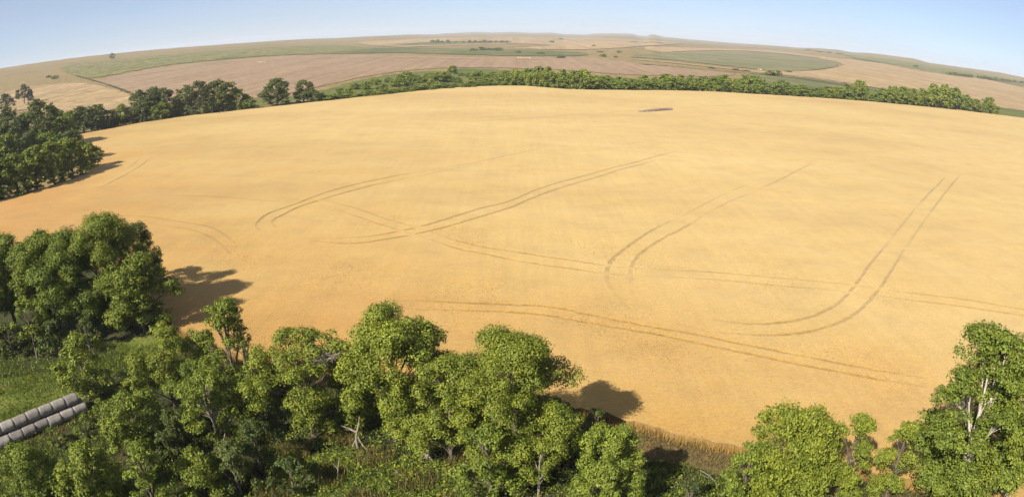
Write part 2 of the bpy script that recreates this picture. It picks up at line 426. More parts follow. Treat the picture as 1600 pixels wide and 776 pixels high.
tracks = [
    (0.55, [(409, 369), (402, 362), (404, 354), (414, 344), (434, 334), (471, 321), (511, 307), (551, 295), (585, 287), (625, 279), (672, 272)]),
    (0.2, [(672, 272), (760, 255), (860, 232)]),
    (0.55, [(434, 364), (427, 357), (430, 349), (444, 341), (467, 329), (507, 317), (551, 304), (585, 294), (635, 284)]),
    (0.22, [(635, 284), (690, 273), (770, 256)]),
    (0.5, [(524, 380), (564, 378), (598, 374), (632, 367), (672, 357), (715, 344), (752, 332), (796, 320), (846, 300), (900, 283), (960, 267), (1020, 250), (1060, 240)]),
    (0.5, [(484, 384), (544, 388), (578, 386), (615, 380), (645, 374), (678, 366), (715, 356), (752, 345), (796, 331), (846, 310), (905, 290), (965, 272), (1025, 254)]),
    (0.2, [(500, 318), (560, 333), (610, 350), (668, 367)]),
    (0.2, [(520, 332), (575, 350), (640, 372), (668, 380)]),
    (0.5, [(672, 369), (700, 378), (750, 392), (810, 402), (850, 409), (900, 416), (955, 424), (1005, 428)]),
    (0.5, [(668, 380), (715, 396), (760, 405), (800, 414), (850, 423), (900, 430), (950, 437), (1000, 440)]),
    (0.2, [(1010, 428), (1100, 433), (1200, 440), (1300, 450), (1380, 460)]),
    (0.2, [(1010, 440), (1120, 446), (1250, 457), (1350, 468)]),
    (0.35, [(1380, 460), (1500, 475), (1600, 490), (1680, 502)]),
    (0.35, [(1370, 470), (1450, 480), (1600, 500), (1680, 514)]),
    (0.25, [(990, 497), (979, 490), (958, 465)]),
    (0.5, [(958, 465), (949, 447), (950, 426), (961, 408), (989, 387), (1025, 364), (1056, 349)]),
    (0.2, [(1062, 346), (1110, 320), (1140, 306)]),
    (0.4, [(1140, 305), (1165, 295)]),
    (0.45, [(987, 455), (985, 439), (987, 424), (999, 405), (1025, 387), (1066, 364), (1097, 344)]),
    (0.2, [(1100, 342), (1150, 316), (1180, 304)]),
    (0.35, [(1182, 303), (1225, 282), (1270, 258)]),
    (0.25, [(1046, 511), (1080, 522), (1108, 529)]),
    (0.5, [(1108, 529), (1180, 533), (1242, 530), (1293, 520), (1329, 504), (1355, 480), (1376, 454), (1396, 423), (1412, 395)]),
    (0.22, [(1412, 395), (1430, 370), (1448, 344)]),
    (0.4, [(1448, 344), (1479, 302), (1500, 277)]),
    (0.5, [(1108, 509), (1154, 515), (1211, 514), (1262, 506), (1298, 490), (1319, 472), (1340, 447), (1360, 418), (1389, 382)]),
    (0.22, [(1389, 382), (1410, 355), (1432, 328)]),
    (0.42, [(1432, 328), (1458, 300), (1476, 281)]),
    (0.48, [(620, 480), (680, 479), (720, 481), (800, 485), (865, 489), (905, 497), (960, 508), (1020, 520), (1100, 535), (1180, 552), (1250, 565), (1340, 582), (1450, 602)]),
    (0.45, [(640, 494), (700, 493), (800, 497), (860, 503), (900, 510), (960, 520), (1020, 530), (1100, 548), (1180, 565), (1240, 578), (1320, 592), (1450, 616)]),
    (0.4, [(236, 250), (222, 262), (197, 277), (170, 291), (150, 302)]),
    (0.3, [(220, 250), (208, 262), (190, 272)]),
    (0.3, [(0, 330), (40, 322), (75, 318)]),
    (0.22, [(180, 342), (240, 346), (300, 356), (340, 366), (375, 392)]),
    (0.2, [(240, 356), (300, 366), (335, 380), (365, 405)]),
    (0.22, [(250, 310), (330, 312), (400, 318), (460, 322)]),
    (0.4, [(497, 447), (520, 440), (533, 434)]), (0.25, [(540, 433), (585, 426)]),
    (0.3, [(385, 240), (420, 235), (465, 228)]), (0.25, [(390, 283), (410, 277)]),
    (0.3, [(700, 195), (760, 192), (850, 186), (960, 178), (1004, 176)]),
    (0.3, [(1050, 172), (1110, 168), (1170, 166)]),
    (0.28, [(1020, 614), (1045, 617)]), (0.3, [(432, 487), (446, 490)]),
]
tr_pts, tr_depth, tr_press, tr_edges, tr_cells = [], [], [], [], set()
for depth, pix in tracks:
    w = world_line(pix, 0.9)
    d = np.gradient(w, axis=0); d /= np.maximum(np.hypot(d[:, 0], d[:, 1]), 1e-6)[:, None]
    nrm = np.column_stack([-d[:, 1], d[:, 0]])
    rr = float(np.median(np.hypot(w[:, 0], w[:, 1])))
    half = 0.24 + min(0.34, 0.0012 * rr)
    wob = rng.normal(0, 0.04, len(w))
    for off, k in ((-half, 0.0), (-half * 0.55, 1.0), (half * 0.55, 1.0), (half, 0.0)):
        line = w + nrm * (off + wob[:, None])
        b0 = len(tr_pts)
        for q in range(len(line)):
            fade = 0.0 if q in (0, len(line) - 1) else max(0.4, min(1.0, q / 9.0, (len(line) - 1 - q) / 9.0))
            dd = depth * 0.22 * k * fade * rng.uniform(0.5, 1.1)
            tr_pts.append(tuple(line[q])); tr_depth.append(dd); tr_press.append(k * fade * min(1.0, 0.35 + depth * 1.3) * rng.uniform(0.75, 1.0))
            if q: tr_edges.append((b0 + q - 1, b0 + q))
    for q in w:
        cx, cy = int(math.floor(q[0] / 0.8)), int(math.floor(q[1] / 0.8))
        for a in (-1, 0, 1):
            for b in (-1, 0, 1): tr_cells.add((cx + a, cy + b))
fr, fa = [], []
rad = 40.0
pts = []
while rad < 900:
    da = 1.6 / 90 if rad < 160 else 0.022
    aa = np.arange(-1.05, 1.05, da) + rng.uniform(0, da)
    pts.append(np.column_stack([np.sin(aa) * rad, np.cos(aa) * rad])); rad *= 1.0 + da * 0.9
pts = np.vstack(pts); pts += rng.normal(0, 0.3, pts.shape)
pts = pts[inside(field_poly, pts)]
pts = np.array([p for p in pts if (int(math.floor(p[0] / 0.8)), int(math.floor(p[1] / 0.8))) not in tr_cells])
tp = np.array(tr_pts)
ok = inside(field_poly, tp)
remap = -np.ones(len(tp), int); remap[ok] = np.arange(ok.sum())
t_edges = [(remap[a], remap[b]) for a, b in tr_edges if ok[a] and ok[b]]
tp = tp[ok]; td = np.array(tr_depth)[ok]; tpr = np.array(tr_press)[ok]
allp = np.vstack([tp, pts])
v, f, ov = triangulate(field_poly, allp, t_edges)
nb = len(field_poly)
depth = np.zeros(len(v)); press = np.zeros(len(v))
for k, src in enumerate(ov):
    for s_ in src:
        if nb <= s_ < nb + len(td): depth[k] = max(depth[k], td[s_ - nb]); press[k] = max(press[k], tpr[s_ - nb])
CANOPY = 0.8
sway = 0.05 * np.sin(v[:, 0] / 3.1 + np.sin(v[:, 1] / 5.0)) + 0.06 * np.sin(v[:, 1] / 4.3 + v[:, 0] / 9.0)
z = height(v[:, 0], v[:, 1]) + CANOPY + sway - depth
n0 = len(v)
loop = np.array([k for k in range(nb)])
bz = height(field_poly[:, 0], field_poly[:, 1])
skirt_top = np.column_stack([field_poly, bz + CANOPY]); skirt_bot = np.column_stack([field_poly, bz - 0.1])
vv = np.vstack([np.column_stack([v, z]), skirt_top, skirt_bot])
kk = np.arange(nb); kn = (kk + 1) % nb
skirt = np.column_stack([n0 + kk, n0 + kn, n0 + nb + kn, n0 + nb + kk])
wheat = link('wheat_field', mesh_np('wheat_field', vv, [f, skirt], M['wheat'], False))
wheat.data.materials.append(M['trampled'])
wheat.data.polygons.foreach_set('material_index', np.concatenate([np.zeros(len(f), np.int32), np.ones(len(skirt), np.int32)]))
pressed = wheat.data.attributes.new('pressed', 'FLOAT', 'POINT')
pressed.data.foreach_set('value', np.concatenate([press, np.zeros(2 * nb)]).astype(np.float32))
tag(wheat, 'large field of ripe golden wheat marked by curving wheel tracks', kind='structure')

# stray ears and stalks standing up along the near part of the crop
def blades(name, xy, z0, hmin, hmax, width, mat, label, lean=0.35):
    n = len(xy)
    hh = rng.uniform(hmin, hmax, n); ang = rng.uniform(0, 2 * np.pi, n)
    t = np.column_stack([np.cos(ang), np.sin(ang)]) * (width * rng.uniform(0.6, 1.3, n))[:, None]
    la = rng.uniform(0, 2 * np.pi, n); ll = hh * lean * rng.uniform(0.1, 1.0, n)
    p0 = np.column_stack([xy - t / 2, z0]); p1 = np.column_stack([xy + t / 2, z0])
    tip = np.column_stack([xy + np.column_stack([np.cos(la), np.sin(la)]) * ll[:, None], z0 + hh])
    verts = np.stack([p0, p1, tip], 1).reshape(-1, 3)
    o = link(name, mesh_np(name, verts, np.arange(3 * n).reshape(-1, 3), mat))
    return tag(o, label, kind='stuff')

# near edge fringe
k = rng.integers(0, len(near_w) - 1, 26000); t = rng.uniform(0, 1, (26000, 1))
fx = near_w[k] * (1 - t) + near_w[k + 1] * t
fx = fx + rng.normal(0, 0.3, fx.shape)
fx = fx[(np.abs(fx[:, 0]) < 75) & (fx[:, 1] < 110)]
blades('wheat_stalks', fx, height(fx[:, 0], fx[:, 1]), 0.5, 1.0, 0.06, M['straw_blade'], 'loose wheat stalks along the near edge of the field')

# single ears standing above the crop
k_ = 120000
er = 42 + 75 * rng.uniform(0, 1, k_) ** 1.5; ea = rng.uniform(-1.0, 1.0, k_)
ex = np.column_stack([np.sin(ea) * er, np.cos(ea) * er]); ex = ex[inside(field_poly, ex)]
blades('wheat_ears', ex, height(ex[:, 0], ex[:, 1]) + CANOPY - 0.08, 0.1, 0.22, 0.06, M['straw_blade'], 'single ears standing above the near wheat', 0.8)

M['clearing'] = field_mat('painted_sunlit_grass', [(0.3, (0.085, 0.110, 0.016)), (0.5, (0.13, 0.155, 0.026)), (0.7, (0.16, 0.15, 0.04))], 0.3, 2.4, 0.9)  # sunlight painted into the grass tone, set against the dark meadow
# ---- meadow under the near trees and verges under the tree rows
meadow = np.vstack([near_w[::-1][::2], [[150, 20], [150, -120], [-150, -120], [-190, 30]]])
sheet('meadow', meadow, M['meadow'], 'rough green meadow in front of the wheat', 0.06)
for pix, lab in (([(-60, 640), (-20, 600), (40, 588), (100, 580), (150, 592), (140, 620), (60, 650), (0, 675), (-50, 690)], 'grass clearing painted sunlit behind the grey bales'),
                 ([(180, 545), (200, 528), (260, 516), (300, 525), (285, 548), (230, 560)], 'small grass patch painted sunlit by the left clump'),
                 ([(430, 760), (470, 715), (560, 705), (640, 712), (730, 735), (760, 770), (740, 830), (600, 850), (450, 840)], 'weedy grass painted sunlit at the bottom centre')):
    sheet('lit_grass', px_poly(pix, 6, 2.0), M['clearing'], lab, 0.1)
def strip(pixels, width_a, width_b, name, mat, label, off):
    w = world_line(pixels, 1.2)
    d = np.gradient(w, axis=0); d /= np.maximum(np.hypot(d[:, 0], d[:, 1]), 1e-6)[:, None]
    nrm = np.column_stack([-d[:, 1], d[:, 0]])
    a = w + nrm * (width_a + rng.normal(0, 0.25, len(w)))[:, None]
    b = w + nrm * (width_b + rng.normal(0, 0.35, len(w)))[:, None]
    return sheet(name, np.vstack([a, b[::-1]]), mat, label, off)
strip([(1340, 746), (1300, 738), (1200, 717), (1120, 703), (1060, 690), (1000, 672), (930, 655)], -0.3, 3.6, 'dry_strip', M['dry'], 'strip of dry brown grass beside the wheat', 0.1)
strip([(930, 655), (860, 640), (760, 618), (660, 602), (520, 590), (400, 574), (335, 547)], -0.3, 1.5, 'dry_strip', M['dry'], 'dry brown grass edge behind the near trees', 0.1)
# ------------------------------------------------------------------ far fields, draped on the hills
def patch(name, pixels, mat, label, off=0.25, far=0.0005, n=12, jit=1.6):
    return sheet(name, px_poly(pixels, n, jit), M[mat], label, off, far)
patch('verge', [(-120, 345), (-60, 322), (0, 305), (70, 270), (90, 232), (112, 210), (200, 192), (300, 176), (400, 166), (500, 152), (560, 146), (620, 144), (700, 136), (690, 112), (620, 116), (560, 126), (510, 140),
      (440, 152), (390, 156), (330, 166), (250, 176), (180, 186), (120, 196), (60, 215), (0, 235), (-120, 260)], 'verge', 'bright green grass strip below the left tree row', 0.1, 0.0)
patch('verge', [(700, 139), (760, 135), (820, 135), (900, 140), (1000, 141), (1130, 143), (1200, 147), (1300, 153), (1400, 161), (1500, 171), (1600, 183),
      (1600, 172), (1500, 158), (1400, 150), (1300, 142), (1200, 132), (1100, 128), (1000, 124), (900, 118), (800, 111), (700, 109)], 'verge', 'green grass strip around the far tree row', 0.16, 0.0)
patch('plough_field', [(150, 128), (240, 108), (330, 97), (430, 89), (520, 86), (640, 88), (760, 90), (900, 90), (970, 96), (1040, 104), (1110, 112), (1150, 117), (1090, 120), (980, 117),
      (880, 110), (790, 107), (700, 106.5), (620, 113), (560, 122), (500, 136), (440, 149), (380, 156), (300, 164), (230, 160), (205, 146), (180, 137)], 'plough', 'pinkish brown fallow field beyond the left tree row')
patch('olive_rangeland', [(100, 104), (200, 92), (300, 83), (400, 76), (500, 71), (560, 73), (620, 78), (560, 84), (460, 86), (360, 92), (250, 104), (150, 122), (110, 116)], 'olive', 'patchy olive green pasture below the left ridge', 0.35)
patch('green_field', [(505, 83), (560, 78), (620, 75), (700, 76.5), (780, 78), (860, 80), (915, 84), (905, 88), (830, 88), (760, 87), (690, 85), (620, 83), (560, 84)], 'crop_dark', 'long dark green field below the distant trees', 0.4)
patch('green_field', [(615, 71), (660, 67), (700, 65.5), (790, 64.5), (792, 67.5), (740, 69), (680, 71)], 'crop_dark', 'thin dark green field beside the distant trees', 0.5)
patch('green_field', [(985, 89), (1040, 84), (1100, 82), (1160, 82), (1220, 86), (1270, 92), (1310, 101), (1280, 109), (1220, 112), (1140, 104), (1060, 95)], 'crop', 'olive green field on the right far slope', 0.4)
patch('stubble_field', [(1010, 74), (1100, 76), (1200, 80), (1300, 91), (1400, 102), (1500, 116), (1600, 138), (1700, 160), (1700, 190), (1600, 174), (1500, 158), (1420, 147), (1340, 134), (1250, 121),
      (1160, 112), (1240, 112), (1290, 109), (1318, 102), (1280, 92), (1220, 84.5), (1160, 80), (1090, 80), (1030, 82)], 'straw', 'pale stubble sweeping across the right slope', 0.3)
patch('green_field', [(1170, 116), (1230, 120), (1300, 129), (1370, 138), (1440, 148), (1430, 156), (1350, 149), (1270, 140), (1190, 130)], 'crop_dark', 'dark green field right behind the far tree row', 0.5)
patch('stubble_field', [(560, 68), (640, 62), (760, 59), (900, 60), (990, 63), (1060, 68), (1000, 73), (940, 77), (870, 78), (800, 76), (860, 72), (800, 69), (700, 72), (620, 74)], 'straw', 'pale fields in the far middle distance', 0.35)
patch('olive_rangeland', [(1320, 86), (1400, 92), (1460, 102), (1540, 114), (1620, 128), (1620, 138), (1540, 124), (1470, 116), (1420, 108), (1360, 96)], 'olive', 'olive hills along the right skyline', 0.5)
patch('gold_slope', [(0, 150), (60, 135), (130, 131), (180, 141), (205, 150), (228, 161), (180, 172), (110, 180), (50, 175), (0, 178)], 'straw', 'straw gold slope behind the left trees', 0.35)
def lane(pixels, width, mat, label, name):
    w = world_line(pixels, 9.0)
    d = np.gradient(w, axis=0); d /= np.maximum(np.hypot(d[:, 0], d[:, 1]), 1e-6)[:, None]
    nrm = np.column_stack([-d[:, 1], d[:, 0]]) * (width / 2 * rng.uniform(0.6, 1.3, len(w)))[:, None]
    return sheet(name, np.vstack([w - nrm, (w + nrm)[::-1]]), M[mat], label, 0.75, 0.0006)
lane([(985, 93), (1040, 98), (1100, 104), (1160, 111), (1200, 115), (1270, 122), (1340, 133), (1430, 148), (1500, 160)], 9, 'track', 'pale farm track running down to the far tree row', 'farm_track')
lane([(1000, 101), (1090, 108), (1160, 115), (1190, 118), (1262, 126), (1330, 137), (1420, 151)], 6, 'scrub', 'dark scrubby ditch beside the pale farm track', 'ditch')
lane([(118, 119), (150, 128), (185, 139), (215, 152), (236, 165)], 3.5, 'scrub', 'dark field boundary on the left slope', 'ditch')
lane([(560, 69), (640, 73), (740, 73.5), (830, 72)], 12, 'track', 'pale track across the distant fields', 'farm_track')
lane([(700, 63.5), (800, 61.5), (900, 63), (1000, 66.5), (1100, 71.5), (1200, 76.5), (1262, 80)], 14, 'scrub', 'dark shelter line before the far hills', 'ditch')
lane([(205, 120), (300, 106), (420, 95), (560, 90), (700, 92), (850, 94)], 5, 'track', 'faint pale line across the fallow field', 'farm_track')
lane([(1320, 90), (1380, 99), (1440, 109), (1500, 118)], 7, 'scrub', 'dark line along the right ridge', 'ditch')
# ------------------------------------------------------------------ trees
def tube(path, radii, sides=6):
    path = np.asarray(path, float); n = len(path)
    d = np.gradient(path, axis=0); d /= np.maximum(np.linalg.norm(d, axis=1), 1e-6)[:, None]
    ref = np.array([0.31, 0.95, 0.05])
    a = np.cross(d, ref); a /= np.maximum(np.linalg.norm(a, axis=1), 1e-6)[:, None]
    b = np.cross(d, a)
    th = np.arange(sides) * 2 * np.pi / sides
    ring = (np.cos(th)[None, :, None] * a[:, None, :] + np.sin(th)[None, :, None] * b[:, None, :]) * np.asarray(radii)[:, None, None]
    v = (path[:, None, :] + ring).reshape(-1, 3)
    i, j = np.meshgrid(np.arange(n - 1), np.arange(sides), indexing='ij'); jn = (j + 1) % sides
    f = np.stack([i * sides + j, i * sides + jn, (i + 1) * sides + jn, (i + 1) * sides + j], -1).reshape(-1, 4)
    return v, f

def curve(p0, p1, r, n=6, sag=0.12):
    p0, p1 = np.array(p0, float), np.array(p1, float)
    L = np.linalg.norm(p1 - p0); bend = r.normal(0, sag * L, 3); bend[2] = abs(bend[2]) * 0.6
    t = np.linspace(0, 1, n)[:, None]
    return p0 * (1 - t) + p1 * t + bend * (4 * t * (1 - t)) * 0.5

def join(parts):
    V, Fq, o = [], [], 0
    for v, f in parts:
        V.append(v); Fq.append(f + o); o += len(v)
    return np.vstack(V), np.vstack(Fq)

def unit(r, n):
    d = r.normal(0, 1, (n, 3)); return d / np.linalg.norm(d, axis=1)[:, None]

def leaves(centres, radii, n, L, r, droop=0.0, fill=0.15):
    """n leaf faces spread over clumps"""
    w = radii ** 2; pick = r.choice(len(centres), n, p=w / w.sum())
    d = unit(r, n); d[:, 2] = np.where(d[:, 2] < -0.3, -d[:, 2] * 0.7, d[:, 2])
    d /= np.linalg.norm(d, axis=1)[:, None]
    rad = np.where(r.uniform(0, 1, n) < fill, r.uniform(0.2, 0.9, n), r.normal(0.96, 0.13, n))
    lump = 1 + 0.20 * np.sin(d[:, 0] * 5 + pick) * np.sin(d[:, 1] * 5 + 2 * pick) + 0.1 * np.sin(d[:, 2] * 7 + pick)
    pos = centres[pick] + d * (radii[pick] * rad * lump)[:, None] * np.array([1, 1, 0.85])
    nrm = d + r.normal(0, 0.33, (n, 3)); nrm[:, 2] += 0.1
    nrm /= np.linalg.norm(nrm, axis=1)[:, None]
    t = np.cross(nrm, unit(r, n)); t[:, 2] -= droop; t /= np.maximum(np.linalg.norm(t, axis=1), 1e-6)[:, None]
    b = np.cross(nrm, t)
    ln = (L * r.uniform(0.65, 1.35, n))[:, None]; wd = ln * r.uniform(0.28, 0.42, n)[:, None]
    p0 = pos - t * ln * 0.5; p1 = pos + b * wd + nrm * ln * 0.1; p2 = pos + t * ln * 0.5; p3 = pos - b * wd + nrm * ln * 0.1
    V = np.stack([p0, p1, p2, p3], 1).reshape(-1, 3)
    return V, np.arange(4 * n).reshape(-1, 4)

def grow(seed, h, R, L, lo=0.1, lobes=16, spread=1.0, style='round', stems=1, cover=1.2, sides=6, lean=(0, 0), droop=0.0, clump=0.42):
    """trunk mesh and crown mesh of one tree; h height, R crown radius, L leaf length, lo height of crown base (share of h)"""
    r = np.random.default_rng(seed)
    z0 = lo * h; span = h - z0
    lob, lrad = [], []
    top_r = min(R, span * 0.5) * r.uniform(0.36, 0.44)
    lob.append((lean[0] + r.normal(0, 0.1) * R, lean[1] + r.normal(0, 0.1) * R, h - top_r)); lrad.append(top_r)
    for k in range(lobes - 1):
        a = k * 2.399 + r.uniform(-0.4, 0.4); q = (k + 0.7) / (lobes - 0.6)      # q: 0 top, 1 bottom
        if style == 'cone': prof = 0.28 + 0.72 * q ** 0.8
        elif style == 'column': prof = 0.70 + 0.30 * math.sin(min(1.0, q * 1.8) * math.pi / 2)
        elif style == 'umbrella': prof = 0.55 + 0.45 * math.sin(min(1, q * 2.2) * math.pi / 2)
        else: prof = math.sin((0.16 + 0.62 * q) * math.pi)
        lr = min(R, span * 0.5) * r.uniform(0.25, 0.44)
        rr = max(0.0, prof * R * spread - lr * 0.8) * (1.0 if k % 5 else 0.4) * r.uniform(0.8, 1.15)
        z_ = h - top_r - (span - top_r - lr * 0.7) * (q + r.normal(0, 0.05))
        z_ = float(np.clip(z_, z0 + lr * 0.55, h - lr))
        lob.append((lean[0] * z_ / h + math.cos(a) * rr, lean[1] * z_ / h + math.sin(a) * rr, z_)); lrad.append(lr)
    lob = np.array(lob); lrad = np.array(lrad)
    zc = z0 + span * 0.45
    cl, cr = [], []
    for c, lr in zip(lob, lrad):
        nc = max(6, int(10 * (0.42 / clump) ** 1.4))
        d = unit(r, nc)
        out = c - np.array([0, 0, zc]); out[2] *= 0.6; out /= max(np.linalg.norm(out), 1e-6)
        d = d + out * 0.55 + np.array([0, 0, 0.2]); d /= np.linalg.norm(d, axis=1)[:, None]
        cl.append(c + d * lr * r.uniform(0.55, 1.0, (nc, 1))); cr.append(lr * r.uniform(clump * 0.65, clump * 1.4, nc))
        cl.append(c[None]); cr.append(np.array([lr * 0.5]))
    cl = np.vstack(cl); cr = np.concatenate(cr)
    cl[:, 2] -= np.maximum(cl[:, 2] + cr * 0.9 - h, 0); cl[:, 2] += np.maximum(0.1 - (cl[:, 2] - cr * 0.7), 0)
    n = int(cover * np.sum(4 * np.pi * cr ** 2) * 0.62 / (0.7 * L * L))
    crown = leaves(cl, cr, n, L, r, droop)
    parts = []
    r0 = 0.018 * h + 0.06
    for s in range(stems):
        off = np.array([0.0, 0, 0]) if stems == 1 else np.array([math.cos(s * 2.2 - 0.9) * 0.6, math.sin(s * 2.2 - 0.9) * 0.6, 0])
        tgt = np.array([lean[0] * 0.7, lean[1] * 0.7, h * 0.78]) + np.array([off[0] * 1.6, off[1] * 1.6, 0])
        path = curve(off + np.array([0, 0, -0.3]), tgt, r, 10, 0.07)
        rad = np.linspace(r0 * (1.0 if stems == 1 else 0.75), r0 * 0.22, 10); rad[0] *= 1.5
        parts.append(tube(path, rad, sides + 2))
        for k, (c, lr) in enumerate(zip(lob, lrad)):
            if k % stems != s or c[2] < (0.62 if stems > 1 else 0.25) * h: continue
            st = path[int(np.clip((c[2] / h - 0.16) * 10, 1, 8))]
            limb = curve(st, c + np.array([0, 0, lr * 0.2]), r, 6, 0.14)
            parts.append(tube(limb, np.linspace(r0 * 0.40, r0 * 0.09, 6), sides))
            if sides > 4:
                for q in np.argsort(np.linalg.norm(cl - c, axis=1))[1:5]:
                    parts.append(tube(curve(limb[3], cl[q], r, 4, 0.12), np.linspace(r0 * 0.14, r0 * 0.04, 4), 4))
    return join(parts), crown

def plant_tree(name, loc, parts, leaf, bark, rz=0.0, s=1.0):
    (tv, tf), (cv, cf) = parts
    e = empty(name, loc, rz, s)
    link('trunk', mesh_np('trunk', tv, tf, M[bark], True), e)
    link('crown', mesh_np('crown', cv, cf, M[leaf]), e)
    return e

def tree_height(base, top_px, top_py):
    """height of a tree standing at base whose top is seen at the given pixel"""
    d = ray(top_px, top_py); hd = math.hypot(d[0], d[1])
    return CAM_H + d[2] / hd * math.hypot(*base) - hz(*base)

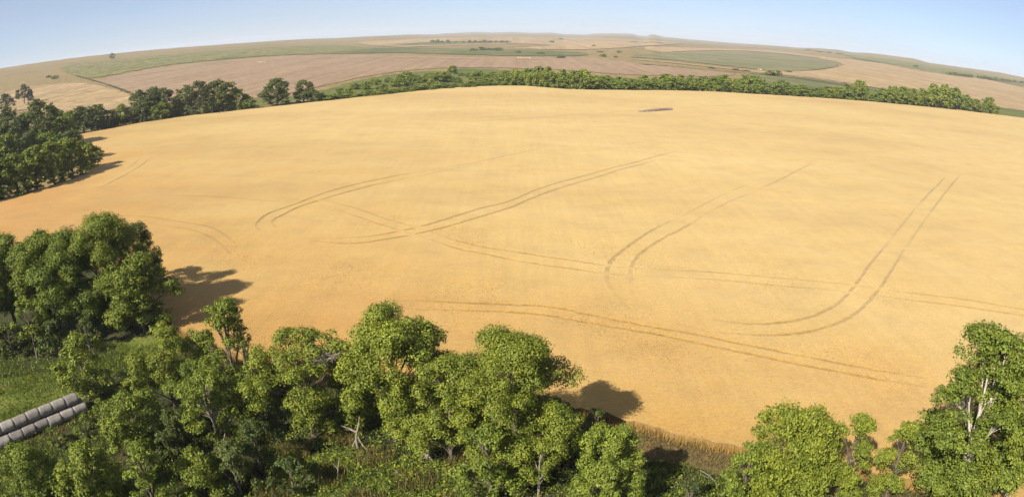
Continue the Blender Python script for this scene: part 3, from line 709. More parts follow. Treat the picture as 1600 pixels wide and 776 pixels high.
# near trees: name, base pixel, top pixel, crown radius, leaf, kwargs, label
near = [
    # big clump on the left
    ('cottonwood', (160, 520), (152, 335), 5.6, 'leaf', dict(lo=.1, lobes=20), 'tallest tree of the left clump, dense green crown rising over the wheat'),
    ('cottonwood', (108, 530), (98, 360), 5.0, 'leaf', dict(lo=.12, lobes=18), 'green tree in the left clump, just left of its tallest tree'),
    ('cottonwood', (52, 525), (55, 360), 5.0, 'leaf', dict(lo=.12, lobes=18), 'leafy green tree of the left clump, second from the picture edge'),
    ('cottonwood', (0, 520), (-5, 368), 5.2, 'leaf', dict(lo=.12, lobes=18), 'green tree of the left clump cut by the left picture edge'),
    ('cottonwood', (215, 525), (206, 392), 4.6, 'leaf', dict(lo=.03, lobes=16), 'lower tree at the right end of the left clump, its shadow on the wheat'),
    ('cottonwood', (200, 480), (194, 350), 4.0, 'leaf_dark', dict(lo=.08, lobes=15), 'darker tree at the back of the left clump beside the wheat'),
    ('cottonwood', (224, 454), (216, 374), 3.2, 'leaf', dict(lo=.05, lobes=12), 'small tree, added for its shadow, at the far right corner of the left clump, inside the wheat edge'),  # extra tree placed to stretch the clump's shadow up the wheat
    ('young_tree', (38, 565), (35, 464), 2.1, 'leaf_yellow', dict(lo=.22, lobes=10), 'small bright tree standing before the dark shade of the left clump'),
    ('cottonwood', (-62, 560), (-70, 400), 5.2, 'leaf', dict(lo=.05, lobes=16), 'tree of the left clump almost wholly beyond the left picture edge'),
    ('willow_shrub', (75, 560), (75, 500), 2.6, 'leaf_dark', dict(lo=.0, lobes=10), 'dark shaded bush under the second tree of the left clump'),  # three added undergrowth bushes, leaves kept dark to deepen the clump's shade
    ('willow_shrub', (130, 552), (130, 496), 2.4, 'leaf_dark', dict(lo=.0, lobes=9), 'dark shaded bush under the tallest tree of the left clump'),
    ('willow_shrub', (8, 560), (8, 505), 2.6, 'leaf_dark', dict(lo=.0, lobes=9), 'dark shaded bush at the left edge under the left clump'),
    # middle left, in front of the meadow
    ('box_elder', (140, 625), (112, 518), 3.2, 'leaf', dict(lo=.03, lobes=13), 'small bushy tree beside the far end of the grey bales'),
    ('box_elder', (250, 640), (250, 512), 4.2, 'leaf', dict(lo=.16, lobes=16), 'wide open green tree between the bales and the slender tree'),
    ('box_elder', (345, 655), (345, 466), 2.7, 'leaf', dict(lo=.12, lobes=17, style='column'), 'tall slender tree standing out against the wheat, left of centre'),
    ('box_elder', (388, 612), (372, 490), 1.0, 'leaf_dark', dict(lo=.35, lobes=8, cover=.9), 'thin dark sapling with bare stem right of the slender tree'),
    ('box_elder', (318, 715), (318, 575), 2.9, 'leaf', dict(lo=.2, lobes=13), 'loose green tree in front of the slender tree, pale trunk forks showing'),
    ('box_elder', (200, 715), (192, 612), 3.2, 'leaf', dict(lo=.03, lobes=15), 'bushy tree just right of the grey bale stack'),
    ('willow_shrub', (30, 800), (30, 697), 3.0, 'leaf_yellow', dict(lo=.0, lobes=15), 'broad domed shrub in the bottom left corner'),
    ('willow_shrub', (122, 800), (118, 692), 2.7, 'leaf_yellow', dict(lo=.0, lobes=15), 'second domed shrub from the bottom left corner, below the bales'),
    ('willow_shrub', (214, 815), (211, 697), 1.75, 'leaf_yellow', dict(lo=.0, lobes=15, style='column'), 'upright light green shrub at the bottom edge, below the bushy tree'),
    ('willow_shrub', (300, 785), (300, 700), 2.2, 'leaf', dict(lo=.0, lobes=11), 'low green shrub at the bottom edge right of the upright shrub'),
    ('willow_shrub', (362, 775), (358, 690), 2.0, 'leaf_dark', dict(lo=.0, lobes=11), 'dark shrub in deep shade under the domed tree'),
    ('willow_shrub', (128, 682), (128, 648), 1.5, 'leaf', dict(lo=.0, lobes=8), 'low dark green bush against the front of the bale stack'),
    ('willow_shrub', (158, 655), (156, 622), 1.3, 'leaf', dict(lo=.0, lobes=8), 'leafy bush overlapping the right end of the bale stack'),
    ('willow_shrub', (80, 700), (82, 668), 1.3, 'leaf', dict(lo=.0, lobes=7), 'small bush between the bale stack and the domed shrubs'),
    # centre
    ('box_elder', (462, 690), (468, 520), 4.6, 'leaf', dict(lo=.2, lobes=18, spread=1.05), 'domed tree with dead grey twigs on top, left of centre'),
    ('box_elder', (588, 690), (602, 481), 4.6, 'leaf_yellow', dict(lo=.1, lobes=20, lean=(.6, .3)), 'tall open tree with a branch reaching right, in the middle of the near row'),
    ('box_elder', (662, 640), (662, 496), 2.0, 'leaf', dict(lo=.35, lobes=9), 'slim tree top right beside the tall open tree'),
    ('box_elder', (632, 690), (632, 640), 1.5, 'leaf_yellow', dict(lo=.05, lobes=8), 'small yellow green bush in front of the tall open tree'),
    ('cottonwood', (795, 748), (800, 514), 4.7, 'leaf', dict(lo=.03, lobes=25), 'biggest dense rounded tree at bottom centre, tallest of its group'),
    ('cottonwood', (700, 720), (698, 552), 3.3, 'leaf', dict(lo=.03, lobes=16), 'dense tree joined to the left side of the big centre tree'),
    ('cottonwood', (870, 728), (872, 624), 2.0, 'leaf', dict(lo=.06, lobes=13), 'shorter tree joined to the right side of the big centre tree'),
    ('cottonwood', (845, 776), (845, 690), 1.35, 'leaf', dict(lo=.28, lobes=8), 'small tree with pale visible trunk below the big centre tree'),
    ('cottonwood', (755, 790), (755, 668), 2.5, 'leaf', dict(lo=.0, lobes=13), 'low dense tree in front of the big centre tree'),
    ('young_tree', (962, 815), (960, 662), 2.3, 'leaf_yellow', dict(lo=.0, lobes=26, style='column'), 'isolated light green columnar tree right of the big centre tree'),
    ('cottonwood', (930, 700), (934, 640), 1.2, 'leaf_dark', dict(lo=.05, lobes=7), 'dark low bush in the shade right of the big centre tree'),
    ('box_elder', (415, 680), (410, 575), 2.6, 'leaf_dark', dict(lo=.05, lobes=12), 'shaded dark tree between the slender tree and the domed tree'),  # this and the next two: added with dark leaves to blacken the shade
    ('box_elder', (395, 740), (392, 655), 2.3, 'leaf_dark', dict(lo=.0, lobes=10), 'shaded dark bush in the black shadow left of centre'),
    ('willow_shrub', (455, 775), (452, 715), 1.9, 'leaf_dark', dict(lo=.0, lobes=8), 'dark bush at the bottom edge beside the lit weeds'),
    ('box_elder', (300, 660), (292, 560), 2.6, 'leaf', dict(lo=.05, lobes=11), 'green tree filling the gap left of the slender tree'),
    ('box_elder', (255, 715), (256, 640), 2.2, 'leaf_dark', dict(lo=.0, lobes=9), 'dark leafy bush right of the bushy tree by the bales'),
    ('box_elder', (535, 680), (532, 590), 2.2, 'leaf', dict(lo=.08, lobes=10), 'green bush between the domed tree and the tall open tree'),
    ('willow_shrub', (1085, 800), (1082, 752), 1.3, 'leaf_grey', dict(lo=.0, lobes=7), 'grey green bush at the bottom edge left of the willows'),
    # right
    ('willow', (1255, 800), (1268, 638), 4.4, 'leaf_yellow', dict(lo=.0, lobes=21, droop=.9, clump=.36), 'broad light green willow at the bottom edge, right of the bare strip'),
    ('willow', (1355, 800), (1348, 646), 2.5, 'leaf_yellow', dict(lo=.0, lobes=15, droop=.9, clump=.36), 'narrow willow with a peaked top next to the broad willow'),
    ('willow', (1425, 790), (1422, 660), 2.3, 'leaf_yellow', dict(lo=.0, lobes=13, droop=.7, clump=.36), 'smaller willow touching the big right tree'),
    ('willow', (1178, 805), (1178, 696), 2.1, 'leaf_yellow', dict(lo=.0, lobes=12, droop=.7, clump=.36), 'low yellowish willow bush on the left of the broad willow'),
    ('aspen', (1560, 835), (1572, 515), 4.7, 'leaf', dict(lo=.04, lobes=30, stems=3, cover=1.15, clump=.36), 'big dark green tree with white stems in the bottom right corner'),
    ('aspen', (1650, 830), (1635, 560), 4.6, 'leaf', dict(lo=.05, lobes=18, stems=2, clump=.36), 'tree cut off by the right picture edge, behind the white stemmed tree'),
    ('willow_shrub', (1490, 815), (1490, 750), 1.9, 'leaf_yellow', dict(lo=.0, lobes=9), 'low light green shrub under the big right tree'),
]
near_objs = {}
for k, (name, bpx, tpx, Rc, leaf, kw, label) in enumerate(near):
    b = at(*bpx); dist = math.hypot(*b); d_ = ray(*tpx); q_ = math.hypot(d_[0], d_[1])
    b = (d_[0] / q_ * dist, d_[1] / q_ * dist); h = tree_height(b, *tpx)
    L = 0.155 if dist < 62 else 0.19
    if name == 'aspen': L = 0.20
    if name == 'willow': L = 0.16
    L *= (0.88, 1.0, 1.12, 0.94, 1.2)[k % 5]
    parts = grow(100 + k, h, Rc, L, **kw)
    bark = 'bark_pale' if name == 'aspen' else 'bark_fork' if 'pale' in label else 'bark'
    e = plant_tree(name, (b[0], b[1], hz(*b)), parts, leaf, bark, rz=0.0)
    tag(e, label, 'shrub' if 'shrub' in name else 'tree', 'trees and shrubs at the near edge of the wheat')
    near_objs[label] = (e, h, Rc)

# ---- tree rows further off: a few grown kinds, each standing tree its own copy
def kind_set(seed, count, h, R, L, leaf, bark='bark', **kw):
    out = []
    for k in range(count):
        (tv, tf), (cv, cf) = grow(seed + k, h, R, L, sides=4, **kw)
        out.append((mesh_np('trunk', tv, tf, M[bark], True), mesh_np('crown', cv, cf, M[leaf]), h, R))
    return out
MID = kind_set(300, 5, 10, 4, 0.42, 'leaf', lo=.0, lobes=18, cover=1.1)
MID_DARK = kind_set(320, 5, 11, 4.5, 0.45, 'leaf_dark', lo=.1, lobes=18, cover=1.0, style='umbrella')
FAR = kind_set(340, 6, 10, 4.2, 0.75, 'leaf_yellow', lo=.0, lobes=17, cover=1.2)
FAR_DARK = kind_set(360, 4, 10, 4.2, 0.8, 'leaf', lo=.0, lobes=15, cover=1.1)
MID_GREY = kind_set(380, 2, 11, 4.5, 0.55, 'leaf_grey', lo=.2, lobes=14, cover=.8, style='umbrella')
def stand(name, kinds, base, top, R, label, group, cat='tree'):
    b = at(*base); h = max(0.8, tree_height(b, *top))
    tm, cm, h0, R0 = kinds[random.randrange(len(kinds))]
    e = empty(name, (b[0], b[1], hz(*b)), random.uniform(0, 6.28), (R / R0, R / R0, h / h0))
    link('trunk', tm, e); link('crown', cm, e)
    return tag(e, label, cat, group)
ONES = ['', 'first', 'second', 'third', 'fourth', 'fifth', 'sixth', 'seventh', 'eighth', 'ninth', 'tenth', 'eleventh', 'twelfth', 'thirteenth',
        'fourteenth', 'fifteenth', 'sixteenth', 'seventeenth', 'eighteenth', 'nineteenth', 'twentieth']
TENS = {2: ('twenty', 'twentieth'), 3: ('thirty', 'thirtieth'), 4: ('forty', 'fortieth'), 5: ('fifty', 'fiftieth'), 6: ('sixty', 'sixtieth')}
def nth(n):
    if n <= 20: return ONES[n]
    return TENS[n // 10][1] if n % 10 == 0 else TENS[n // 10][0] + '-' + ONES[n % 10]
G = 'trees in the row along the left edge of the wheat'
def row(items, name, text, group, cat='tree'):
    items = sorted(items, key=lambda t: t[0][0])
    for k, (base, top, R, kinds) in enumerate(items):
        stand(name, kinds, base, top, R, text % nth(k + 1), group, cat)
# front of the left wood
row([((141, 267), (133, 224), 4.8, MID), ((114, 279), (108, 214), 5.5, MID), ((86, 289), (82, 220), 5.5, MID), ((58, 299), (60, 226), 5.5, MID),
     ((30, 307), (32, 238), 5.3, MID), ((4, 314), (5, 245), 5.3, MID), ((-26, 322), (-22, 250), 5.3, MID)],
    'field_edge_tree', 'green tree on the wheat edge of the left wood, %s from the picture edge', 'trees at the front of the left wood')
row([((110, 258), (104, 204), 5.8, MID_DARK), ((76, 264), (75, 206), 6.1, MID), ((45, 274), (46, 204), 6.1, MID_DARK), ((15, 284), (15, 208), 6.3, MID), ((-15, 292), (-15, 215), 6.3, MID)],
    'wood_tree', 'tree in the second line of the left wood, %s from the picture edge', 'trees inside the left wood')
row([((70, 236), (66, 152), 9.2, MID_DARK), ((30, 246), (28, 180), 7.9, MID_DARK), ((-2, 252), (-5, 188), 7.9, MID_DARK), ((100, 232), (98, 180), 6.9, MID)],
    'tall_tree', 'tall dark tree at the back of the left wood, %s from the picture edge', 'tall trees at the back of the left wood')
row([((16, 228), (12, 168), 6.4, MID_DARK), ((-14, 232), (-16, 172), 6.4, MID), ((46, 224), (44, 174), 6.0, MID), ((86, 216), (86, 170), 6.0, MID_DARK), ((112, 213), (112, 172), 5.4, MID)],
    'rear_tree', 'tree filling the far side of the left wood, %s from the picture edge', 'trees on the far side of the left wood')
row([((132, 208), (130, 164), 7.9, MID_DARK), ((152, 205), (155, 163), 7.1, MID_DARK), ((170, 201), (172, 170), 5.8, MID), ((189, 197), (187, 163), 5.3, MID), ((207, 194), (207, 166), 5.3, MID_DARK),
     ((222, 190), (226, 139), 7.1, MID_DARK), ((241, 188), (244, 135), 7.1, MID_DARK), ((258, 186), (266, 136), 6.1, MID_DARK), ((252, 188), (252, 158), 5.3, MID), ((275, 183), (278, 160), 4.8, MID),
     ((293, 181), (296, 132), 6.3, MID_DARK), ((314, 180), (318, 125), 6.6, MID_GREY), ((334, 178), (338, 128), 6.1, MID_DARK), ((350, 176), (351, 122), 6.9, MID_DARK), ((369, 174), (371, 138), 6.1, MID), ((388, 172), (390, 150), 4.2, MID),
     ((433, 165), (437, 122), 7.9, MID_DARK), ((475, 160), (478, 125), 5.8, MID_DARK), ((489, 160), (491, 142), 5.3, MID_DARK)],
    'row_tree', 'dark tree of the row beyond the wheat, %s right of the left wood', G)
row([((px, py), (px, py - hh_), rr_, MID if k % 3 else MID_DARK) for k, (px, py, hh_, rr_) in enumerate(((148, 205, 14, 3.2), (166, 201, 12, 3.0), (180, 198, 13, 3.0), (198, 195, 13, 3.0), (213, 193, 12, 3.0), (231, 190, 14, 3.2),
     (249, 187, 15, 3.2), (267, 185, 14, 3.2), (284, 182.5, 16, 3.2), (303, 181, 14, 3.0), (323, 179, 14, 3.0), (342, 177, 13, 3.0), (360, 175.5, 15, 3.2), (379, 173.5, 13, 3.0), (397, 171.5, 9, 2.6), (447, 164.5, 8, 2.6), (499, 159.5, 9, 2.6)))],
    'row_bush', '%s bush from the left at the foot of the dark tree row', 'bushes at the foot of the left tree row', 'bush')
row([((12, 178), (12, 145), 7.5, MID_GREY), ((38, 163), (37, 131), 7.5, MID_GREY), ((49, 161), (50, 139), 3.5, MID_DARK), ((-20, 184), (-20, 152), 7.0, MID_GREY)],
    'slope_tree', 'grey green tree on the gold slope behind the left wood, %s from the picture edge', 'trees on the slope behind the left wood')
row([((76, 121.5), (76, 117.5), 6, FAR_DARK), ((86, 123.5), (86, 118), 8, FAR_DARK)], 'hill_bush', 'dark bush alone on the far left slope, %s of two', 'bushes on the far left slope', 'bush')
# bushes on the green bank between the left row and the far tree row
row([((520, 157), (521, 148), 3.2, FAR), ((545, 150), (545, 138), 4, FAR), ((572, 140), (572, 128), 4.5, FAR), ((588, 133), (588, 123), 4, FAR), ((598, 142), (599, 131), 4.5, FAR), ((615, 136), (616, 126), 4, FAR),
     ((636, 135), (637, 112), 5.6, FAR_DARK), ((625, 134), (625, 119), 4, FAR), ((655, 130), (656, 120), 4, FAR), ((663, 128), (664, 119), 3.5, FAR_DARK), ((681, 130), (682, 113), 5.5, FAR), ((693, 129), (694, 112), 5, FAR),
     ((707, 116), (708, 103), 5, FAR), ((722, 119), (723, 114), 4, FAR_DARK), ((743, 127), (744, 112), 5, FAR), ((760, 128), (761, 116), 4.5, FAR), ((648, 143), (648, 134), 5, FAR_DARK), ((730, 138), (731, 130), 5, FAR_DARK), ((770, 120), (770, 112), 4, FAR)],
    'bank_bush', '%s bush from the left on the bright green bank beyond the wheat', 'bushes on the green bank', 'bush')
row([((px, float(np.interp(px, [500, 600, 700, 760, 800], [161, 150, 140, 136.5, 136.5])) - random.uniform(1.0, 3.0)), (px, float(np.interp(px, [500, 600, 700, 760, 800], [161, 150, 140, 136.5, 136.5])) - random.uniform(7, 13)), random.uniform(3.5, 6.0), FAR if k % 3 else FAR_DARK)
     for k, px in enumerate(np.arange(508, 785, 10.5) + np.array([random.uniform(-4, 4) for _ in np.arange(508, 785, 10.5)]))],
    'edge_bush', '%s low bush from the left on the wheat edge below the green bank', 'low bushes on the wheat edge below the green bank', 'bush')
row([((px, py), (px, py - hh_), hh_ * 0.42, FAR if k % 3 else FAR_DARK) for k, (px, py, hh_) in enumerate(((532, 146, 8), (556, 140, 10), (580, 133, 7), (606, 129, 8), (622, 126, 6), (646, 127, 12), (670, 122, 8), (676, 134, 10), (700, 128, 12), (715, 130, 9), (732, 122, 8), (751, 119, 8), (757, 131, 10), (775, 131, 14), (784, 124, 10)))],
    'slope_bush', '%s bush from the left scattered up the slope of the green bank', 'bushes scattered up the green bank', 'bush')
# the long far row
prof_x = [780, 800, 830, 850, 862, 880, 910, 930, 960, 975, 990, 1008, 1025, 1045, 1060, 1095, 1115, 1130, 1150, 1170, 1185, 1200, 1220, 1235, 1250, 1275, 1290, 1310, 1325, 1335, 1345, 1358, 1380, 1395, 1415, 1440, 1460, 1480, 1495, 1510, 1530, 1545, 1556]
prof_y = [114, 107, 107, 104, 103, 111, 108, 117, 121, 116, 126, 117, 123, 114, 118, 117, 121, 117, 122, 117, 119, 130, 124, 132, 133, 138, 136, 138, 132, 121, 128, 142, 136, 135, 137, 141, 131, 129, 138, 149, 155, 151, 160]
edge_x = [p[0] for p in far_edge[12:]]; edge_y = [p[1] for p in far_edge[12:]]
front, behind = [], []
x = 783.0
while x < 1558:
    if not (1189 < x < 1196 or 1349 < x < 1364):
        by = float(np.interp(x, edge_x, edge_y)) - random.uniform(1.5, 3.0)
        ty = float(np.interp(x, prof_x, prof_y)) + random.uniform(2.0, 9.0)
        d = math.hypot(*at(x, by))
        front.append(((x, by), (x, ty), d * random.uniform(11, 15) / 1080, FAR if random.random() < 0.8 else FAR_DARK))
    x += random.uniform(9, 13)
x = 790.0
while x < 1555:
    if not (1187 < x < 1198 or 1347 < x < 1366):
        by = float(np.interp(x, edge_x, edge_y)) - random.uniform(6, 8.5)
        ty = float(np.interp(x, prof_x, prof_y)) + random.uniform(-2.0, 1.5)
        d = math.hypot(*at(x, by))
        behind.append(((x, by), (x, ty), d * random.uniform(12, 16) / 1080, FAR if random.random() < 0.6 else FAR_DARK))
    x += random.uniform(15, 21)
row(front, 'hedgerow_tree', 'green tree at the front of the far row, %s from its left end', 'front trees of the far row beyond the wheat')
row(behind, 'hedgerow_tree', 'taller tree at the back of the far row, %s from its left end', 'back trees of the far row beyond the wheat')
# far away
row([((px, 67.5 + abs(px - 735) * 0.004), (px, 67.5 - hh_), hh_ * 1.6, FAR_DARK) for px, hh_ in ((676, 5), (684, 5.5), (691, 4), (700, 5), (712, 3), (724, 3), (734, 4.5), (742, 4.5), (750, 3.5), (757, 5), (766, 4), (775, 3.5), (784, 4), (792, 4))],
    'distant_tree', '%s tree from the left in the distant row near the skyline', 'trees of the distant row')
row([((739, 80), (739, 75.5), 7, FAR_DARK), ((752, 79), (752, 73.5), 9, FAR_DARK), ((765, 79), (765, 75), 8, FAR_DARK), ((778, 80), (778, 74.5), 9, FAR_DARK), ((810, 83), (810, 79.5), 6, FAR), ((845, 85), (845, 81), 7, FAR), ((876, 91.5), (876, 87.5), 7, FAR)],
    'distant_bush', '%s bush from the left on the long dark green field', 'bushes on the long dark green field', 'bush')
row([((862, 67), (862, 64), 9, FAR_DARK), ((877, 62.5), (877, 60), 10, FAR_DARK), ((928, 73), (928, 70.5), 6, FAR_DARK), ((943, 89), (943, 85), 6, FAR_DARK), ((967, 82.5), (967, 79.5), 6, FAR_DARK), ((938, 82), (938, 80), 7, FAR_DARK), ((962, 90), (962, 87.5), 4, FAR_DARK)],
    'lone_bush', '%s lone dark bush from the left on the middle far fields', 'lone bushes on the middle far fields', 'bush')
row([((1204, 119), (1204, 111), 8, FAR), ((1214, 119.5), (1214, 110), 6, FAR), ((1111, 107), (1111, 104.5), 6, FAR_DARK), ((1233, 113.5), (1233, 110.5), 5, FAR_DARK), ((1150, 110), (1150, 107.5), 6, FAR_DARK), ((1165, 112), (1165, 109.5), 6, FAR_DARK)],
    'hillside_bush', '%s bush from the left beside the pale track on the right', 'bushes beside the pale track', 'bush')
row([((px, 118 + (px - 1484) * 0.115), (px, 118 + (px - 1484) * 0.115 - random.uniform(4, 6.5)), random.uniform(9, 13), FAR_DARK) for px in (1484, 1492, 1499, 1507, 1516, 1530, 1539, 1547, 1556, 1566, 1576, 1586, 1597)],
    'distant_tree', '%s tree from the left in the dark line on the right slope', 'trees of the dark line on the right slope')
row([((1264, 79.5), (1264, 77.5), 18, FAR_DARK), ((1280, 81.5), (1280, 79.6), 20, FAR_DARK), ((1295, 83), (1295, 81.2), 20, FAR_DARK), ((1312, 85), (1312, 83), 20, FAR_DARK), ((1431, 105.5), (1431, 102), 9, FAR_DARK), ((175, 86.5), (175, 83), 9, FAR_DARK)],
    'skyline_bush', '%s tiny dark bush from the left along the skyline ridges', 'tiny bushes on the skyline', 'bush')
# ------------------------------------------------------------------ round bales
def straw_material(name, a, b_, axis_stretch):
    m, nt, b = new_mat(name)
    f = noise(nt, 5.0, 5, 0.7, stretch=axis_stretch)
    g = noise(nt, 1.3, 3, 0.5)
    c = ramp(nt, f, [(0.3, a), (0.7, b_)])
    c = mix(nt, c, ramp(nt, g, [(0.35, (0.75, 0.75, 0.78)), (0.65, (1.15, 1.12, 1.08))]), 0.8, 'MULTIPLY')
    oi = nt.nodes.new('ShaderNodeObjectInfo')
    c = mix(nt, c, ramp(nt, oi.outputs['Random'], [(0.0, (0.78, 0.76, 0.74)), (0.5, (1.0, 0.98, 0.95)), (1.0, (1.22, 1.2, 1.18))]), 1.0, 'MULTIPLY')
    nt.links.new(c, b.inputs['Base Color']); bump(nt, b, f, 0.8, 0.05)
    return m
M['bale'] = straw_material('weathered_hay', (0.15, 0.137, 0.125), (0.36, 0.335, 0.305), (5, 0.6, 0.6))
M['bale_end'] = straw_material('cut_hay', (0.13, 0.105, 0.075), (0.27, 0.225, 0.165), (1, 3, 3))
M['bale_new'] = straw_material('fresh_straw', (0.27, 0.20, 0.13), (0.38, 0.29, 0.20), (5, 0.6, 0.6))
M['bale_old'] = straw_material('old_straw', (0.15, 0.11, 0.09), (0.27, 0.21, 0.18), (5, 0.6, 0.6))
def bale_meshes(mat, end_mat, seed, L=1.5, R=0.58, n=24):
    r = np.random.default_rng(seed)
    xs_ = np.array([-0.5, -0.47, -0.36, -0.18, 0.0, 0.18, 0.36, 0.47, 0.5]) * L
    rp = np.array([0.90, 0.975, 1.0, 1.012, 1.015, 1.01, 1.0, 0.975, 0.90]) * R
    th = np.arange(n) * 2 * np.pi / n
    lump = 1 + 0.04 * np.sin(2 * th + r.uniform(0, 6)) + 0.02 * r.normal(0, 1, n)
    sag = np.where(np.sin(th) < -0.75, 0.955, 1.0)
    V = np.array([[x_, math.cos(t) * rr * lump[k] * (1 + r.normal(0, 0.014)), math.sin(t) * rr * lump[k] * sag[k]] for x_, rr in zip(xs_, rp) for k, t in enumerate(th)])
    i, j = np.meshgrid(np.arange(len(xs_) - 1), np.arange(n), indexing='ij'); jn = (j + 1) % n
    Fb = np.stack([i * n + j, i * n + jn, (i + 1) * n + jn, (i + 1) * n + j], -1).reshape(-1, 4)
    body = mesh_np('body', V, Fb, mat, True)
    rings = [(0.90, 0.0), (0.72, -0.02), (0.70, 0.015), (0.48, -0.005), (0.46, 0.02), (0.22, 0.0), (0.04, 0.03)]
    W = np.array([[0.5 * L + o_, math.cos(t) * q * R * lump[k], math.sin(t) * q * R * lump[k] * sag[k]] for q, o_ in rings for k, t in enumerate(th)])
    i, j = np.meshgrid(np.arange(len(rings) - 1), np.arange(n), indexing='ij'); jn = (j + 1) % n
    Fe = np.stack([i * n + j, i * n + jn, (i + 1) * n + jn, (i + 1) * n + j], -1).reshape(-1, 4)
    return body, mesh_np('end_face', W, Fe, end_mat, True)
def bale(kind, loc, rz, label, group, name='round_bale'):
    e = empty(name, loc, rz, (random.uniform(0.95, 1.0), random.uniform(0.95, 1.05), random.uniform(0.94, 1.03)))
    e.rotation_euler[0] = random.uniform(-0.2, 0.2)
    link('body', kind[0], e)
    link('end_face', kind[1], e); o = link('end_face', kind[1], e); o.rotation_euler = (0, 0, math.pi)
    return tag(e, label, 'hay bale', group)
KB = [bale_meshes(M['bale'], M['bale_end'], 500 + k) for k in range(4)]
p0 = np.array(at(0, 706)); p1 = np.array(at(140, 646))
ax = (p1 - p0) / np.linalg.norm(p1 - p0); perp = np.array([-ax[1], ax[0]])
if perp @ p0 < 0: perp = -perp
ang = math.atan2(ax[1], ax[0]); RB = 0.58
run = np.linalg.norm(p1 - p0); nb_ = int(run / 1.5) + 3
for k in range(nb_):
    q = p1 + perp * RB - ax * (1.5 * (k + 0.5))
    jx = rng.normal(0, 0.04, 3)
    word = nth(k + 1)
    bale(KB[k % 4], (q[0] + perp[0] * jx[0], q[1] + perp[1] * jx[0], RB * 0.97), ang + jx[1] * 0.6,
         'grey round bale in the lower front row, %s from the end by the trees' % word, 'round bales stacked at the left')
    q2 = q + perp * 1.17
    bale(KB[(k + 1) % 4], (q2[0], q2[1], RB * 0.97), ang + jx[2] * 0.6,
         'grey round bale in the lower back row, %s from the end by the trees' % word, 'round bales stacked at the left')
    q3 = q + perp * 0.585 - ax * 0.5
    bale(KB[(k + 2) % 4], (q3[0], q3[1], RB * 0.97 + 0.985), ang + jx[1] * 0.5,
         'grey round bale on top of the stack, %s from the end by the trees' % word, 'round bales stacked at the left')
# bales out on the fields
KO = [bale_meshes(M['bale_old'], M['bale_end'], 520 + k, n=16) for k in range(2)]
KN = [bale_meshes(M['bale_new'], M['bale_end'], 530 + k, n=12) for k in range(2)]
def bale_row(a, b, kinds, label, group, step=1.7, big=1.0, layers=1):
    a = np.array(at(*a)); b = np.array(at(*b)); L_ = np.linalg.norm(b - a); d = (b - a) / L_
    n = max(2, int(L_ / (step * big)))
    pp = np.array([-d[1], d[0]]); pp = pp if pp @ a > 0 else -pp
    for k in range(n):
        for w in range(layers):
            q = a + d * (k + 0.5) * step * big + pp * 1.6 * w
            e = bale(kinds[k % len(kinds)], (q[0], q[1], hz(*q) + 0.56 * big), math.atan2(d[1], d[0]) + random.uniform(-.04, .04), label % (nth(k + 1) + (' front' if w == 0 and layers > 1 else ' back' if layers > 1 else '')), group)
            e.scale = (big, big, big)
bale_row((1009, 177.4), (1053, 174.0), KO, 'brown bale in the line out on the wheat, %s one from its left end', 'bales lined up out on the wheat', big=1.5)
bale_row((998, 178.0), (1006, 177.6), KO, 'separate brown bale left of the line on the wheat, %s', 'separate bales beside the line on the wheat', big=1.2)
bale_row((808, 91.5), (832, 92), KN, 'pale bale on the fallow field beyond the far row, %s from left', 'pale bales on the fallow field', step=1.9, big=1.5)
bale_row((1110, 94), (1122, 94.3), KN, 'pale bale on the olive green right field, %s from left', 'pale bales on the right green field', step=1.9, big=1.5)
bale_row((1184, 110), (1194, 111), KN, 'pale bale beside the right hillside bushes, %s from left', 'pale bales beside the hillside bushes', step=1.9, big=1.5)
bale_row((402, 98.5), (416, 98.2), KN, 'pale bale on the fallow field below the left ridge, %s from left', 'pale bales below the left ridge', step=1.9, big=1.5)
# ------------------------------------------------------------------ dead wood
def tubes_object(name, paths, mat, label, cat, loc):
    parts = [tube(p - np.array(loc), r_, 6) for p, r_ in paths]
    v, f = join(parts)
    o = link(name, mesh_np(name, v, f, mat, True), None, loc)
    return tag(o, label, cat)
r_ = np.random.default_rng(77)
b = np.array([*at(668, 716), 0.0])
paths = [(curve(b + (0, 0, -0.1), b + (0.15, 0.1, 1.0), r_, 6), np.array([0.4, 0.33, 0.28, 0.26, 0.2, 0.12]))]
for k in range(6):
    a = k * 1.1 + 0.2; e_ = b + np.array([math.cos(a) * r_.uniform(0.5, 1.2), math.sin(a) * r_.uniform(0.5, 1.2), r_.uniform(-0.1, 0.7)])
    paths.append((curve(b + (0, 0, 0.55), e_, r_, 6, 0.2), np.linspace(0.13, 0.03, 6)))
tubes_object('tree_stump', paths, M['dead'], 'bleached broken stump with splayed roots left of the big centre tree', 'stump', tuple(b))
b = np.array([*at(561, 705), 0.0]); tp_ = b + np.array([-0.1, 0.5, 1.6])
paths = [(curve(b + (0, 0, -.1), tp_, r_, 6, .1), np.linspace(0.13, 0.09, 6)), (curve(b + (1.1, -0.2, 0), tp_ - (0, 0, .4), r_, 6, .1), np.linspace(0.06, 0.05, 6)),
         (curve(b + (-0.7, 0.2, 0), tp_ - (0, 0, .4), r_, 6, .1), np.linspace(0.06, 0.05, 6)), (curve(tp_, tp_ + (-1.3, 0.1, 0.5), r_, 6, .1), np.linspace(0.11, 0.04, 6)), (curve(tp_, tp_ + (0.2, 0.7, 1.1), r_, 6, .1), np.linspace(0.09, 0.03, 6))]
tubes_object('dead_branch', paths, M['dead'], 'pale forked dead branch propped in the grass under the tall open tree', 'dead branch', tuple(b))
b = np.array([*at(186, 192), 0.0])
paths = [(curve(b, b + (-0.4, 0, 8.0), r_, 8, .03), np.linspace(0.42, 0.12, 8)), (curve(b + (-.2, 0, 4.5), b + (1.6, .4, 7.2), r_, 5, .1), np.linspace(0.16, 0.05, 5))]
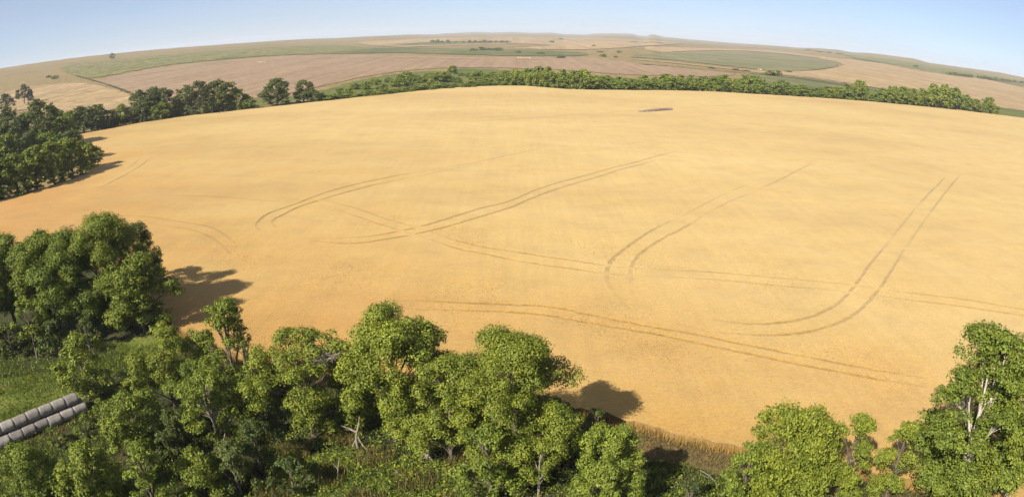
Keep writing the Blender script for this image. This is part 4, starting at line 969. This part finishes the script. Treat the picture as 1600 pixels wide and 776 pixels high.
tubes_object('dead_tree', paths, M['dead'], 'white bare dead trunk standing in the left tree row', 'dead tree', tuple(b))
b = np.array([*at(330, 181), 0.25]); e_ = np.array([*at(356, 178.3), 0.7])
paths = [(curve(b, e_, r_, 8, .03), np.linspace(0.5, 0.22, 8)), (curve(b * .6 + e_ * .4, b * .6 + e_ * .4 + (1.5, 1, 1.4), r_, 5, .1), np.linspace(0.16, 0.05, 5))]
tubes_object('fallen_log', paths, M['dead'], 'pale fallen log on the far wheat edge below the left tree row', 'log', tuple(b))
# dead grey twigs on the domed tree
e, h, Rc = near_objs['domed tree with dead grey twigs on top, left of centre']
paths = []
c0 = np.array([1.9, -0.6, h * 0.80])
for k in range(60):
    d_ = unit(r_, 1)[0]; d_[2] = abs(d_[2]) * 0.5 + 0.1; d_[1] -= 0.25
    st = c0 + r_.normal(0, 0.45, 3) * (1.3, 1, .5)
    paths.append(tube(curve(st, st + d_ * r_.uniform(0.8, 1.7), r_, 4, .15), np.linspace(0.035, 0.012, 4), 4))
paths.append(tube(curve((0.2, 0, h * 0.45), c0, r_, 6, .1), np.linspace(0.12, 0.06, 6), 6))
v, f = join(paths)
o = link('dead_twigs', mesh_np('dead_twigs', v, f, M['dead'], True), e); o['label'] = 'grey leafless twigs on the sunny side of the crown'
# ------------------------------------------------------------------ grass and weeds on the near meadow
def scatter(n, x0, x1, y0, y1, poly):
    p = np.column_stack([rng.uniform(x0, x1, n), rng.uniform(y0, y1, n)])
    return p[inside(poly, p)]
mead = np.vstack([near_w[::-1][::2], [[150, 20], [150, -120], [-150, -120], [-190, 30]]])
g = scatter(420000, -66, 56, 30, 88, mead)
g = g[np.hypot(g[:, 0], g[:, 1]) < 95]
ed = np.array([np.min(np.hypot(near_w[::6, 0] - p[0], near_w[::6, 1] - p[1])) for p in g])
g = g[~((g[:, 0] > 3) & (ed < 3.4))]
under = np.zeros(len(g), bool)
for e_, h_, R_ in near_objs.values():
    under |= np.hypot(g[:, 0] - e_.location.x, g[:, 1] - e_.location.y) < R_ * 0.75
g = g[~under]
patchy = np.sin(g[:, 0] * 0.5 + 1.3 * np.sin(g[:, 1] * 0.35)) * np.sin(g[:, 1] * 0.6 + np.sin(g[:, 0] * 0.4))
g = g[patchy + rng.normal(0, 0.5, len(g)) > -0.35]
blades('grass', g, np.zeros(len(g)) + 0.03, 0.2, 0.65, 0.075, M['blade'], 'long green grass covering the near meadow', 0.6)
g = scatter(120000, -20, 40, 36, 62, mead)
dd = np.array([np.min(np.hypot(near_w[::6, 0] - p[0], near_w[::6, 1] - p[1])) for p in g])
g = g[dd < np.abs(rng.normal(0, 2.6, len(g))) + np.where(g[:, 0] > 3, 1.2, 0)]
blades('dry_grass', g, np.zeros(len(g)) + 0.03, 0.18, 0.5, 0.07, M['blade_dry'], 'dry brown grass between the meadow and the wheat', 0.5)
cw = scatter(4200, -24, 6, 36, 50, mead); cw = np.vstack([cw, scatter(1500, 8, 22, 36, 48, mead), scatter(2500, -60, -24, 30, 62, mead)])
ed = np.array([np.min(np.hypot(near_w[::6, 0] - p[0], near_w[::6, 1] - p[1])) for p in cw])
cw = cw[~((cw[:, 0] > 3) & (ed < 4.5))]
cr_ = rng.uniform(0.14, 0.42, len(cw)); cz = cr_ * 0.8
half_ = len(cw) // 2
for sel, mat_, n_, lab in ((slice(0, None, 3), 'leaf_yellow', 20000, 'light green leafy weeds in the meadow grass'), (slice(1, None, 3), 'leaf', 20000, 'deep green leafy weeds in the meadow grass'), (slice(2, None, 3), 'leaf_grey', 12000, 'greyish weeds in the meadow grass')):
    V, Fq = leaves(np.column_stack([cw[sel], cz[sel]]), cr_[sel] * (1.3 if mat_ == 'leaf_grey' else 1), n_, 0.17, rng)
    tag(link('weeds', mesh_np('weeds', V, Fq, M[mat_])), lab, kind='stuff')
g = scatter(26000, -24, 8, 36, 50, mead)
tall = np.sin(g[:, 0] * 0.9 + 1.7) * np.sin(g[:, 1] * 1.1) > 0.15
blades('tall_grass', g[tall], np.zeros(tall.sum()) + 0.03, 0.5, 1.15, 0.07, M['blade_dry'], 'tall straw coloured grass among the weeds', 0.5)
# loose straw around the bales
ls = p1 - ax * rng.uniform(-1.0, run + 6, 5000)[:, None] + perp * rng.normal(-0.1, 0.7, 5000)[:, None]
blades('loose_straw', ls, np.zeros(5000) + 0.05, 0.03, 0.22, 0.09, M['blade_dry'], 'loose straw on the ground around the bales', 2.0)
# sticks and fallen branches
for px, py, ln, aa, lab in ((700, 742, 2.2, 0.4, 'thin fallen stick in the weeds below the stump'), (528, 758, 1.6, 1.6, 'upright bare stick in the sunny weeds at the bottom'), (640, 752, 1.5, 2.6, 'short pale stick in the weeds left of the centre trees'),
                            (470, 700, 2.6, 0.9, 'fallen branch at the edge of the deep shade'), (868, 758, 1.8, 0.2, 'fallen stick on the brown grass by the pale trunk'), (1120, 760, 1.9, 2.2, 'fallen stick in the dry grass left of the willows')):
    b = np.array([*at(px, py), 0.15]); up = 1.3 if 'upright' in lab else 0.45
    e_ = b + np.array([math.cos(aa) * ln, math.sin(aa) * ln, up])
    m_ = (b + e_) / 2
    tubes_object('dead_stick', [(curve(b, e_, r_, 6, .1), np.linspace(0.07, 0.025, 6)), (curve(m_, m_ + np.array([math.cos(aa + .8) * ln * .4, math.sin(aa + .8) * ln * .4, 0.35]), r_, 4, .1), np.linspace(0.04, 0.015, 4))], M['dead'], lab, 'stick', tuple(b))
# ------------------------------------------------------------------ haze over the whole valley
hv = np.array([(x_, y_, z_) for z_ in (-7.0, 140.0) for x_, y_ in ((-12500, -12500), (12500, -12500), (12500, 12500), (-12500, 12500))])
hf = np.array([(0, 3, 2, 1), (4, 5, 6, 7), (0, 1, 5, 4), (1, 2, 6, 5), (2, 3, 7, 6), (3, 0, 4, 7)])
hm = bpy.data.materials.new('haze'); hm.use_nodes = True
nt = hm.node_tree; nt.nodes.clear()
out = nt.nodes.new('ShaderNodeOutputMaterial'); pv = nt.nodes.new('ShaderNodeVolumePrincipled')
pv.inputs['Color'].default_value = (0.86, 0.91, 1.0, 1); pv.inputs['Density'].default_value = 1e-4; pv.inputs['Anisotropy'].default_value = 0.0
nt.links.new(pv.outputs[0], out.inputs['Volume'])
tag(link('haze', mesh_np('haze', hv, hf, hm)), 'thin pale summer haze over the valley', kind='stuff')
